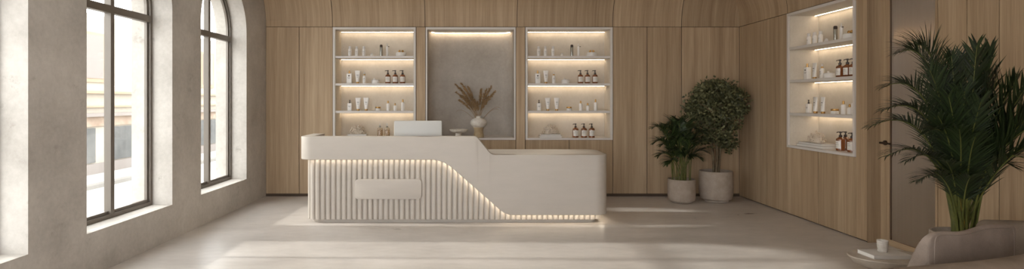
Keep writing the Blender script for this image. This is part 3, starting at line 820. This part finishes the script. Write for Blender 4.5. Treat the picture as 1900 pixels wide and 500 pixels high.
# ------------------------------------------------------------------ reception desk
DF = 6.85; DXL, DXR = -2.133, 1.633
desk = thing('reception_desk', 'long cream reception desk with fluted base and sloping step down to a low counter', 'desk', (0, DF+0.4, 0))
OFF = Vector((0, DF+0.4, 0))
def plan(xl, xr, yf, ybl, ybr, rl, rr, rb=None, n=14):
    """plan path with outward normals: back left -> front -> back right"""
    P_ = []
    def seg(p, q, nm, step=0.012):
        L = math.dist(p, q); k = max(1, int(L/step))
        for i in range(k): P_.append((p[0]+(q[0]-p[0])*i/k, p[1]+(q[1]-p[1])*i/k, nm[0], nm[1]))
    def arc(cx_, cy_, r, a0, a1):
        for i in range(n): 
            a = a0+(a1-a0)*i/n; P_.append((cx_+r*cos(a), cy_+r*sin(a), cos(a), sin(a)))
    seg((xl, ybl), (xl, yf+rl), (-1, 0), 0.05)
    arc(xl+rl, yf+rl, rl, pi, 1.5*pi)
    seg((xl+rl, yf), (xr-rr, yf), (0, -1))
    arc(xr-rr, yf+rr, rr, 1.5*pi, 2*pi)
    if rb:
        seg((xr, yf+rr), (xr, ybr-rb), (1, 0), 0.05)
        arc(xr-rb, ybr-rb, rb, 0, pi/2)
        seg((xr-rb, ybr), (-0.10, ybr), (0, 1), 0.05); P_.append((-0.10, ybr, 0, 1))
    else:
        seg((xr, yf+rr), (xr, ybr), (1, 0), 0.05); P_.append((xr, ybr, 1, 0))
    return P_
def interp(tbl, x):
    if x <= tbl[0][0]: return tbl[0][1]
    for (a, b), (c, d) in zip(tbl[:-1], tbl[1:]):
        if x <= c: return b + (d-b)*(x-a)/(c-a)
    return tbl[-1][1]
ZHI, ZLO, ZB1, ZB2 = 1.063, 0.842, 0.782, 0.110
def smoothcorner(tbl, r):
    """round the interior corners of a polyline (x, z) with arcs of tangent length r"""
    out = [tbl[0]]
    for i in range(1, len(tbl)-1):
        p, c, q = (Vector(t_) for t_ in (tbl[i-1], tbl[i], tbl[i+1]))
        rr_ = r[i-1]; a = c + (p-c).normalized()*rr_; b = c + (q-c).normalized()*rr_
        for k in range(9):
            f = k/8; o = a*(1-f)**2 + c*2*f*(1-f) + b*f*f; out.append((o.x, o.y))
    out.append(tbl[-1]); return out
TOP = smoothcorner([(-9, ZHI), (X(884.5, DF), ZHI), (X(912, DF), ZLO), (9, ZLO)], [0.03, 0.05])
BOT = smoothcorner([(-9, ZB1), (X(822, DF), ZB1), (X(939, DF), ZB2), (9, ZB2)], [0.16, 0.09])
path = plan(DXL, DXR, DF, 7.50, 7.65, 0.15, 0.16, 0.16)
NFRONT = None
def ztop(p): return interp(TOP, p[0]) if p[3] < -0.5 else (ZHI if p[0] < -1 else ZLO)
def zbot(p): return interp(BOT, p[0]) if p[3] < -0.5 else (ZB1 if p[0] < -1 else ZB2)
THK = 0.15
q = MB(); vs = []; K = 8
for p in path:
    zt_, zb_ = ztop(p), zbot(p); r = 0.008
    prof = [(THK, zb_), (0.006, zb_), (0, zb_+0.006), (0, zt_-r), (r*0.29, zt_-r*0.29), (r, zt_), (THK-0.004, zt_), (THK, zt_-0.004)]
    for d, z in prof: vs.append(Vector((p[0]-p[2]*d, p[1]-p[3]*d, z)) - OFF)
n = len(path); fs = []
for i in range(n-1):
    for k in range(K):
        k2 = (k+1) % K; fs.append((i*K+k, i*K+k2, (i+1)*K+k2, (i+1)*K+k))
fs += [tuple(range(K)), tuple((n-1)*K+k for k in range(K-1, -1, -1))]
q.add(vs, fs); q.obj('counter_body', M['desk'], desk, smooth=30)
# low counter top, inside the shell
q = MB()
ins = THK-0.004
pl = [(-0.10, DF+ins-OFF.y)] + [(p[0]-OFF.x, p[1]-OFF.y) for p in plan(-0.10, DXR-ins, DF+ins, 7.3, 7.65-ins, 0.001, 0.03, 0.03, 6) if p[0] > -0.09 and p[3] < 0.99]
pl += [(-0.10, 7.65-ins-OFF.y)]
q.prism(pl, 0.80, ZLO); q.obj('low_counter_top', M['desk'], desk)
q = MB(); q.box(DXL+THK-0.01, -0.105, DF+THK-0.01-OFF.y, 7.50-OFF.y, 0.70, 0.735); q.obj('work_surface', M['desk'], desk)
# fluted base
bp_ = plan(DXL+0.092, DXR-0.088, DF+0.092, 7.48, 7.55, 0.11, 0.12, None, 16)
# resample by arc length
S = [0.0]
for a, b in zip(bp_[:-1], bp_[1:]): S.append(S[-1] + math.dist(a[:2], b[:2]))
def samp(s):
    s = min(max(s, 0), S[-1]-1e-6)
    import bisect
    i = bisect.bisect_right(S, s)-1; i = min(i, len(S)-2); f = (s-S[i])/(S[i+1]-S[i])
    a, b = bp_[i], bp_[i+1]
    nx, ny = a[2]+(b[2]-a[2])*f, a[3]+(b[3]-a[3])*f; L = sqrt(nx*nx+ny*ny)
    return a[0]+(b[0]-a[0])*f, a[1]+(b[1]-a[1])*f, nx/L, ny/L
PITCH = 0.0647; W2 = 0.0278; HT = 0.027
q = MB(); vs = []; ns = int(S[-1]/PITCH)
us = [-W2] + [W2*c for c in (-0.97, -0.85, -0.6, -0.3, 0, 0.3, 0.6, 0.85, 0.97)] + [W2]
cols = 0
for j in range(ns):
    s0 = (j+0.5)*PITCH
    for u in us:
        x, y, nx, ny = samp(s0+u); h = HT*(1-abs(u/W2)**3.2)**0.5
        h_ = h
        zt_ = ZB1+0.02 if True else 0
        vs += [Vector((x+nx*h_, y+ny*h_, 0.044))-OFF, Vector((x+nx*h_, y+ny*h_, 0.79))-OFF]; cols += 1
fs = [(2*i, 2*i+2, 2*i+3, 2*i+1) for i in range(cols-1)]
q.add(vs, fs)
# bottom closing face
bot = [2*i for i in range(cols)]
q.f.append(tuple(bot))
q.obj('fluted_base', M['desk'], desk, smooth=50, fix=False)
# plinth
pp = plan(DXL+0.125, DXR-0.115, DF+0.125, 7.46, 7.53, 0.10, 0.11, None, 12)
q = MB(); q.prism([(p[0], p[1]-OFF.y) for p in pp], 0.0, 0.044); q.obj('plinth', M['desk'], desk, smooth=30)
# light strip under the lower edge of the body
q = MB(); vs = []
lp = [p for p in path if not (p[3] > 0.02)]
for p in lp:
    zb_ = zbot(p)
    for d, z in ((0.030, zb_-0.0004), (0.052, zb_-0.0004), (0.052, zb_-0.0016), (0.030, zb_-0.0016)): vs.append(Vector((p[0]-p[2]*d, p[1]-p[3]*d, z))-OFF)
n = len(lp)
q.add(vs, [(i*4+k, i*4+(k+1) % 4, i*4+4+(k+1) % 4, i*4+4+k) for i in range(n-1) for k in range(4)])
q.obj('light_strip', M['desk_led'], desk)
# blank plaque
def rrect(x0, x1, z0, z1, r, n=6):
    pts = []
    for cx_, cz_, a0 in ((x1-r, z1-r, 0), (x0+r, z1-r, pi/2), (x0+r, z0+r, pi), (x1-r, z0+r, 1.5*pi)):
        for k in range(n+1): a = a0 + (pi/2)*k/n; pts.append((cx_+r*cos(a), cz_+r*sin(a)))
    return pts
dp = 6.895
pts = rrect(X(658, dp), X(782, dp), Z(370.5, dp), Z(333, dp), 0.045)
q = MB(); n = len(pts)
q.add([(x, dp-OFF.y, z) for x, z in pts] + [(x, 6.925-OFF.y, z) for x, z in pts],
      [tuple(range(n)), tuple(range(2*n-1, n-1, -1))] + [(k, n+k, n+(k+1) % n, (k+1) % n) for k in range(n)])
pq = q.obj('plaque', M['desk'], desk, smooth=35, bevel=0.004); pq['label'] = 'blank rounded name plaque on the fluting'

# monitor on the desk
MY = 7.22
mo = thing('monitor', 'pale computer monitor seen from behind on the reception desk', 'monitor', (X(775.5, MY), MY+0.06, 0.735))
pts = rrect(X(731, MY)-X(775.5, MY), X(820, MY)-X(775.5, MY), 0.14, Z(224.5, MY)-0.735, 0.016)
q = MB(); n = len(pts); y0, y1 = -0.06, -0.025
q.add([(x, y0, z) for x, z in pts] + [(x, y1, z) for x, z in pts], [tuple(range(n)), tuple(range(2*n-1, n-1, -1))] + [(k, n+k, n+(k+1) % n, (k+1) % n) for k in range(n)])
q.obj('housing', M['monitor'], mo, smooth=35, bevel=0.006, segs=3)
q = MB(); q.box(-0.29, 0.29, -0.0245, -0.023, 0.16, Z(224.5, MY)-0.755); q.obj('screen', M['darkpump'], mo)
q = MB(); q.box(-0.07, 0.07, -0.085, -0.06, 0.01, 0.26); q.obj('stand_neck', M['monitor'], mo, bevel=0.006)
q = MB(); q.prism([(x, z-0.02) for x, z in rrect(-0.12, 0.12, -0.10, 0.10, 0.02)], 0, 0.012); q.obj('stand_foot', M['monitor'], mo, bevel=0.003)

# ------------------------------------------------------------------ plants
def planter(name, parent, r, h, foot, mat='pot', soil=True):
    q = MB()
    q.lathe([(r*0.70, 0), (r*0.74, 0.004), (r*foot, 0.03), (r*(foot*0.35+0.66), h*0.10), (r*0.985, h*0.24), (r, h*0.42), (r*0.995, h*0.75), (r*0.985, h*0.985), (r*0.97, h), (r*0.90, h), (r*0.885, h*0.98), (r*0.88, h*0.80)], 48, cap=False)
    n = 48; q.f.append(tuple(range(n-1, -1, -1)))
    q.obj('pot', M[mat], parent, smooth=50)
    q = MB(); q.lathe([(0.001, h*0.865), (r*0.5, h*0.875), (r*0.885, h*0.86)], 32, cap=False); q.obj('soil', M['soil'], parent, smooth=60)

def frond(mb_leaf, mb_stem, base, ctrl, tip, npairs, L0, width, rs, t0=0.3, droop=0.35, sweep=0.75, stem_r=0.007, up=Vector((0,0,1))):
    base, ctrl, tip = Vector(base), Vector(ctrl), Vector(tip)
    bz = lambda f: base*(1-f)**2 + ctrl*2*f*(1-f) + tip*f*f
    mb_stem.tube([bz(i/14) for i in range(15)], [stem_r*(1-0.8*i/14) for i in range(15)], 6)
    for i in range(npairs):
        f = t0 + (1-t0)*(i+0.5)/npairs
        p = bz(f); td = (bz(min(1, f+0.02)) - bz(f-0.02)).normalized()
        side = td.cross(up)
        if side.length < 0.15: side = td.cross(Vector((0.3, 1, 0)))
        side.normalize(); nrm = side.cross(td).normalized()
        g_ = (f-t0)/(1-t0); env = (0.45 + 0.75*sin(pi*min(1, 0.12+g_*0.80)))*(1 - 0.35*g_**3)
        for sg in (-1, 1):
            L = L0*env*rs.uniform(0.85, 1.12)
            sw = sweep + 0.5*g_ + rs.uniform(-0.12, 0.12)
            d0 = (side*sg*cos(sw*0.9) + td*sin(sw*0.9) + nrm*rs.uniform(0.12, 0.38)).normalized()
            wv = d0.cross(nrm).normalized()
            pts = []; q_ = p.copy(); d = d0.copy(); ns_ = 5
            for k in range(ns_+1):
                pts.append(q_.copy()); d = (d + Vector((0,0,-1))*droop*(k+1)/ns_*rs.uniform(0.7, 1.2)*0.55).normalized(); q_ = q_ + d*(L/ns_)
            ws = [0.55, 1.0, 0.95, 0.75, 0.45, 0.03]
            vs = []
            for k, pt in enumerate(pts):
                ww = wv*width*ws[k]*0.5; vs += [pt-ww + nrm*width*0.12*ws[k], pt + nrm*0, pt+ww + nrm*width*0.12*ws[k]]
            fs = []
            for k in range(ns_): fs += [(3*k, 3*k+1, 3*k+4, 3*k+3), (3*k+1, 3*k+2, 3*k+5, 3*k+4)]
            mb_leaf.add(vs, fs)

# small potted palm
SPY = 8.34; SPX = X(1264.5, SPY)
sp = thing('potted_palm', 'small bushy palm in a rounded concrete pot beside the taller tree', 'plant', (SPX, SPY, 0))
planter('pot', sp, 0.198, 0.345, 0.80)
rs = random.Random(21)
SPT = [(1211,238),(1214,266),(1222,290),(1232,240),(1242,229),(1258,226),(1276,233),(1290,240),(1306,248),(1318,264),(1312,284),(1300,296),(1238,305),(1228,270),(1250,260),(1272,258),(1288,268),(1262,285),(1244,282),(1280,290),(1255,240),(1296,262),(1234,256),(1268,245)]
for k, (tx, ty) in enumerate(SPT):
    dd = rs.uniform(-0.30, 0.02) if k < 14 else rs.uniform(-0.34, -0.08)
    tip = Vector((X(tx, SPY+dd)-SPX, dd, Z(ty, SPY+dd)))
    a = rs.uniform(0, 2*pi); b = Vector((0.085*cos(a)+tip.x*0.15, 0.07*sin(a), 0.29))
    top = max(tip.z + 0.10, 0.72) + rs.uniform(0.0, 0.08)
    ctrl = Vector((tip.x*0.42, dd*0.4, top))
    ml, ms = MB(), MB()
    frond(ml, ms, b, ctrl, tip, 24, 0.165, 0.019, rs, 0.45, 0.34, 0.80, 0.0075)
    fr = ml.obj('frond', M['palm_light'], sp, smooth=60, fix=False); ms.obj('stalk', M['palm_stem'], fr, smooth=60)

# leafy tree
TY = 8.43; TX = X(1328.5, TY)
tr = thing('potted_tree', 'leafy round-crowned tree in a large concrete pot in the corner', 'plant', (TX, TY, 0))
planter('pot', tr, 0.24, 0.455, 0.72)
rt = random.Random(9)
q = MB()
heads = []
for k in range(5):
    a = 2*pi*k/5 + 0.4; b = Vector((0.035*cos(a), 0.035*sin(a), 0.38)); tp = Vector((0.22*cos(a), 0.16*sin(a), 1.36+0.1*rt.random())); c1 = Vector((0.06*cos(a+1.2), 0.06*sin(a+1.2), 0.85))
    pts = [b*(1-f)**2 + c1*2*f*(1-f) + tp*f*f for f in [i/9 for i in range(10)]]
    q.tube(pts, [0.021-0.0012*i for i in range(10)], 8); heads.append(pts)
    for j in range(4):
        p = pts[5+j]; e_ = p + Vector((rt.uniform(-0.3,0.3), rt.uniform(-0.2,0.12), rt.uniform(0.05,0.3)))
        q.tube([p, (p+e_)/2+Vector((0,0,0.03)), e_], [0.008,0.006,0.003], 5)
q.obj('trunk', M['bark'], tr, smooth=60)
q = MB()
def leaf(mb, p, L, w, rs_):
    d = Vector((rs_.gauss(0,1), rs_.gauss(0,1), rs_.gauss(0,0.8))).normalized(); s_ = d.cross(Vector((rs_.gauss(0,1), rs_.gauss(0,1), rs_.gauss(0,1)))).normalized(); nn = d.cross(s_)
    mb.add([p, p+d*L*0.3+s_*w*0.48+nn*w*0.1, p+d*L*0.68+s_*w*0.42+nn*w*0.08, p+d*L, p+d*L*0.68-s_*w*0.42+nn*w*0.08, p+d*L*0.3-s_*w*0.48+nn*w*0.1], [(0,1,2,3),(0,3,4,5)])
blobs = [(-0.02,0,1.50,0.35),(-0.28,0,1.44,0.22),(0.27,-0.02,1.48,0.23),(0.02,0,1.70,0.15),(0.20,0,1.66,0.15),(-0.15,0,1.62,0.18),(0.14,-0.05,1.24,0.25),(-0.17,-0.02,1.23,0.24),(0.36,0,1.38,0.13),(-0.40,0,1.36,0.12),
         (0.0,-0.05,1.06,0.21),(0.17,-0.02,0.94,0.15),(-0.14,-0.02,0.95,0.15),(0.20,0.0,0.80,0.09),(0.05,-0.08,0.87,0.11),(0.36,0.0,1.62,0.08),(0.25,-0.02,0.86,0.08)]
wts = [b[3]**2.3 for b in blobs]; tot = sum(wts)
for b, wt in zip(blobs, wts):
    for k in range(int(6200*wt/tot)):
        u = Vector((rt.gauss(0,1), rt.gauss(0,1), rt.gauss(0,1))).normalized()*(rt.random()**0.42)*b[3]
        p = Vector((b[0], b[1], b[2])) + Vector((u.x, min(u.y*0.85, 0.30), u.z))
        p.x = max(-0.50, min(0.50, p.x))
        leaf(q, p, rt.uniform(0.038, 0.060), rt.uniform(0.022, 0.032), rt)
tag(q.obj('crown', M['tree'], tr, fix=False), kind='stuff')

# big palm behind the sofa
BPY = 4.22; BPX = X(1786, BPY)
bp = thing('potted_palm', 'large dark green palm with long arching fronds standing behind the sofa', 'plant', (BPX, BPY, 0))
planter('pot', bp, 0.20, 0.515, 0.78, 'pot')
rs = random.Random(33)
# (tip px, tip py, depth offset, arch height, leaflet length, leaflet width)
BT = [(1614,236,-0.25,0.26,0.20,.012),(1640,162,-0.15,0.22,0.21,.012),(1640,205,-0.30,0.22,0.20,.012),(1668,98,0.0,0.20,0.22,.012),(1690,90,0.05,0.22,0.23,.012),(1643,292,-0.30,0.24,0.18,.012),
      (1682,300,-0.35,0.20,0.16,.012),(1700,338,-0.30,0.18,0.15,.011),(1718,250,-0.42,0.2,0.18,.013),(1725,130,-0.1,0.12,0.26,.014),(1745,110,0.1,0.08,0.26,.014),(1765,105,-0.05,0.06,0.27,.016),(1784,108,0.1,0.05,0.27,.017),
      (1813,84,0.0,0.03,0.26,.018),(1838,92,0.05,0.05,0.26,.019),(1852,140,-0.12,0.06,0.26,.019),(1885,150,-0.30,0.09,0.25,.018),(1915,150,-0.38,0.10,0.25,.018),(1925,205,-0.45,0.13,0.24,.018),(1930,185,-0.40,0.12,0.24,.018),
      (1905,240,-0.42,0.15,0.22,.016),(1890,225,-0.32,0.14,0.22,.016),(1760,180,-0.35,0.10,0.25,.015),(1790,170,-0.30,0.08,0.25,.016),(1820,190,-0.35,0.10,0.25,.016),(1740,215,-0.4,0.14,0.22,.014),(1780,240,-0.45,0.12,0.22,.015),(1810,255,-0.42,0.12,0.20,.015),
      (1845,300,-0.25,0.14,0.17,.015),(1880,310,-0.25,0.16,0.15,.014),(1755,300,-0.42,0.12,0.17,.013),(1735,320,-0.3,0.12,0.15,.012),(1800,330,-0.40,0.10,0.15,.014),(1925,262,-0.45,0.15,0.22,.016),(1912,300,-0.40,0.17,0.19,.015),(1868,268,-0.32,0.14,0.20,.015)]
for k, (tx, ty, dd, ah, LL, ww) in enumerate(BT):
    y = BPY + dd
    tip = Vector((X(tx, y)-BPX, dd, Z(ty, y)))
    a = rs.uniform(0, 2*pi); b = Vector((0.034*cos(a)-0.015+(0.045 if tx > 1830 and k % 2 else 0), 0.045*sin(a), 0.42))
    ctrl = Vector((tip.x*(0.30 if tx < 1790 else 0.42), dd*0.35, tip.z + ah if ah > 0.15 else b.z + (tip.z-b.z)*0.62 + ah))
    ml, ms = MB(), MB()
    low = ty > 285
    frond(ml, ms, b, ctrl, tip, (46 if tx < 1735 else 38) if not low else 26, LL, ww*(0.78 if tx < 1800 else 0.95), rs, 0.30 if not low else 0.5, 0.34 if tx < 1800 else 0.16, 0.92, 0.009)
    fr = ml.obj('frond', M['palm'], bp, smooth=60, fix=False)
    ms.obj('stalk', M['palm_stem'], fr, smooth=60)
# clustered canes at the base
for k in range(9):
    a = 2*pi*k/9; q = MB()
    x0 = 0.030*cos(a)-0.018; y0 = 0.045*sin(a)
    q.tube([(x0, y0, 0.42), (x0*1.1, y0*1.1, 0.60), (x0*1.9-0.01, y0*1.5, 0.84)], [0.015, 0.013, 0.010], 8)
    q.obj('cane', M['yellow_stem'] if k == 6 else M['palm_stem'], bp, smooth=60)

# ------------------------------------------------------------------ side table, book, cup
TCX, TCY, TZ = 2.81, 3.82, 0.45
tb = thing('side_table', 'round pebble-edged stone side table in front of the sofa', 'table', (TCX, TCY, 0))
q = MB(); rr_ = 0.27
q.lathe([(0.10, TZ-0.080), (0.18, TZ-0.074), (0.232, TZ-0.050), (0.260, TZ-0.020), (rr_, TZ-0.006), (rr_-0.004, TZ), (rr_-0.02, TZ)], 64, sy=0.685)
q.obj('tabletop', M['stone'], tb, smooth=50)
q = MB(); q.lathe([(0.16, 0), (0.16, 0.012), (0.10, 0.04), (0.075, 0.12), (0.075, 0.28), (0.11, TZ-0.08)], 40); q.obj('pedestal', M['stone'], tb, smooth=50)
bk = thing('book', 'pale book with a white page edge lying on the side table', 'book', (2.764, 3.815, TZ), radians(0.5))
w, d, h = 0.254, 0.164, 0.026
q = MB(); q.box(-w/2, w/2, -d/2, d/2, 0, 0.003); q.box(-w/2, w/2, -d/2, d/2, h-0.003, h); q.box(-w/2, w/2, -d/2, -d/2+0.003, 0.003, h-0.003)
q.obj('cover', M['cover'], bk, bevel=0.0008)
q = MB(); q.box(-w/2+0.001, w/2-0.003, -d/2+0.0035, d/2-0.003, 0.003, h-0.003); q.obj('pages', M['paper'], bk)
CY = 3.83; CX = X(1637.5, CY)
cs_ = 0.92
cp = thing('cup', 'small ribbed grey stoneware cup standing on the pale book', 'cup', (CX, CY, TZ+0.026))
prof = [(0.026, 0), (0.0285, 0.003)]
for k in range(25):
    f = k/24; prof.append((0.0295 + 0.0055*f + 0.0009*sin(f*5*2*pi), 0.006 + 0.076*f))
prof += [(0.0345, 0.084), (0.0325, 0.084), (0.031, 0.078), (0.027, 0.012), (0.001, 0.010)]
prof = [(r_*0.97, z_*cs_) for r_, z_ in prof]
q = MB(); q.lathe(prof, 36, cap=False); q.f.append(tuple(range(35, -1, -1))); q.obj('body', M['cup'], cp, smooth=60)

# ------------------------------------------------------------------ sofa and cushion
sf = thing('sofa', 'curved taupe sofa with a wraparound back in the near corner', 'sofa', (2.9, 3.2, 0))
SO = Vector((2.9, 3.2, 0))
ctrlp = [(1.76,2.66),(1.95,2.70),(2.3,2.78),(2.65,2.87),(3.0,3.00),(3.35,3.17),(3.65,3.36),(3.84,3.55),(3.86,3.73),(3.72,3.80),(3.55,3.83),(3.43,3.845)]
def catmull(P_, n=8):
    out = []; V = [Vector((*p, 0)) for p in P_]; V = [V[0]*2-V[1]] + V + [V[-1]*2-V[-2]]
    for i in range(1, len(V)-2):
        for k in range(n):
            t_ = k/n; a, b, c, d = V[i-1], V[i], V[i+1], V[i+2]
            out.append(0.5*((2*b) + (c-a)*t_ + (2*a-5*b+4*c-d)*t_*t_ + (3*b-a-3*c+d)*t_**3))
    out.append(V[-2]); return out
cl = catmull(ctrlp)
def sweep(cl, prof, ends=True):
    q = MB(); K = len(prof); vs = []; n = len(cl)
    for i, p in enumerate(cl):
        td = (cl[min(i+1, n-1)]-cl[max(i-1, 0)]).normalized(); nx = Vector((-td.y, td.x, 0))
        e_ = min(i, n-1-i)/4.0; sc = sqrt(max(0.0, 1-(1-min(1, e_))**2))*0.75+0.25 if e_ < 1 else 1.0
        for (u, z) in prof:
            zz = z if z < 0.35 else z - (1-sc)*0.10
            vs.append(p + nx*u*sc + Vector((0,0,zz)) - SO)
    fs = [(i*K+k, i*K+(k+1) % K, (i+1)*K+(k+1) % K, (i+1)*K+k) for i in range(n-1) for k in range(K)]
    fs += [tuple(range(K-1,-1,-1)), tuple((n-1)*K+k for k in range(K))]
    q.add(vs, fs); return q
hw_ = 0.075; zt_ = 0.69
prof = [(-hw_, 0.10), (hw_, 0.10), (hw_, zt_-0.05)] + [(hw_*cos(a) , zt_-0.05+0.05*sin(a)) for a in [radians(d) for d in (20,40,60,80,100,120,140,160)]] + [(-hw_, zt_-0.05)]
sweep(cl, prof).obj('backrest', M['sofa'], sf, smooth=50)
# seat cushion and plinth follow the inside of the curve
seat = [(1.86,2.80),(2.3,2.87),(2.65,2.96),(2.98,3.08),(3.3,3.24),(3.58,3.42),(3.72,3.56),(3.73,3.68),(3.62,3.72),(3.42,3.75),(3.2,3.62),(2.9,3.52),(2.5,3.40),(2.1,3.28),(1.85,3.2),(1.78,3.0)]
q = MB(); q.prism([(x-SO.x, y-SO.y) for x, y in seat], 0.20, 0.42); q.obj('seat', M['sofa'], sf, smooth=40, bevel=0.04, segs=3)
q = MB(); q.prism([((x-2.85)*0.94+2.85-SO.x, (y-3.27)*0.9+3.27-SO.y) for x, y in seat], 0.0, 0.19); q.obj('plinth', M['sofa'], sf)

def cushion(name, label, L, Hh, Dp, mat, loc, rot):
    """boxy padded cushion, L along x, Dp thick in y, Hh tall, piped along its edges"""
    t = thing(name, label, 'cushion', loc); t.rotation_euler = rot
    N = 24; idx = {}; vs = []; fs = []
    def pt(c):
        x, y, z = c
        k = (abs(x)**7+abs(y)**7+abs(z)**7)**(1/7.0)
        x, y, z = x/k, y/k, z/k
        puff = 1 + 0.16*(1-x*x)*(1-z*z)
        dip = 1 - 0.05*(1-x*x)*max(0, z)
        wob = 0.012*sin(4.3*x+1.0)*cos(3.1*z) * (1-abs(y)*0.3)
        tt = (z+1)/2; yy = y*Dp/2*puff + wob*0.4
        yy = -Dp/2 + (yy+Dp/2)*(1-0.80*tt**1.6)
        return (x*L/2*(1-0.02*(1-z*z)), yy, Hh/2 + z*Hh/2*dip + 0.008*sin(6*x)*(z > 0)*abs(z))
    def vid(c):
        key = tuple(round(v_*1000) for v_ in c)
        if key not in idx: idx[key] = len(vs); vs.append(pt(c))
        return idx[key]
    for ax in range(3):
        for sg in (-1, 1):
            for i in range(N):
                for j in range(N):
                    f = []
                    for a, b in ((i, j), (i+1, j), (i+1, j+1), (i, j+1)):
                        c = [0, 0, 0]; c[ax] = sg; c[(ax+1) % 3] = -1+2*a/N; c[(ax+2) % 3] = -1+2*b/N; f.append(vid(c))
                    fs.append(tuple(f) if sg > 0 else tuple(f[::-1]))
    q = MB(); q.add(vs, fs); q.obj('cover', mat, t, smooth=180)
    for sy_ in (-1, 1):
        rim = []
        for k in range(97):
            u = (k % 96)/24.0; e_ = int(u); f = u-e_
            x, z = [(-1+2*f, -1), (1, -1+2*f), (1-2*f, 1), (-1, 1-2*f)][e_]
            rim.append(Vector(pt((x, sy_, z))))
        q = MB(); q.tube(rim, 0.003, 6); q.obj('piping', mat, t, smooth=60)
    return t
cushion('cushion', 'large boxy taupe cushion propped inside the curved sofa back', 0.86, 0.345, 0.17, M['pillow'], (2.85, 3.325, 0.425), (0, 0, radians(22)))

# ------------------------------------------------------------------ light
w = bpy.data.worlds.new('sky'); SC.world = w; w.use_nodes = True
nt = w.node_tree; bg = nt.nodes['Background']
bg.inputs['Color'].default_value = (0.95, 0.965, 1.0, 1); bg.inputs['Strength'].default_value = 7.4
sl = bpy.data.lights.new('sun', 'SUN'); sl.energy = 3.8; sl.angle = radians(1.6); sl.color = (1.0, 0.965, 0.92)
so = bpy.data.objects.new('sun', sl); COL.objects.link(so)
d = Vector((1.0, -0.02, -0.45)).normalized()
so.rotation_euler = d.to_track_quat('-Z', 'Y').to_euler(); so.location = (-10, 6, 8)

# ------------------------------------------------------------------ camera
cam = bpy.data.cameras.new('camera'); co = bpy.data.objects.new('camera', cam); COL.objects.link(co)
co.location = (0, 0, H); co.rotation_euler = (pi/2, 0, 0)
cam.sensor_width = 36.0; cam.sensor_fit = 'HORIZONTAL'; cam.lens = 36.0*F/1900.0
cam.shift_x = (950-PX)/1900.0; cam.shift_y = -(250-PY)/1900.0
cam.clip_start = 0.02; cam.clip_end = 300
SC.camera = co
SC.view_settings.view_transform = 'Standard'; SC.view_settings.look = 'None'
SC.view_settings.exposure = 0.0; SC.view_settings.gamma = 1.0; SC.view_settings.use_curve_mapping = False
SC.cycles.use_denoising = True; SC.cycles.max_bounces = 14; SC.cycles.diffuse_bounces = 10; SC.cycles.transparent_max_bounces = 16
SC.cycles.caustics_reflective = False; SC.cycles.caustics_refractive = False
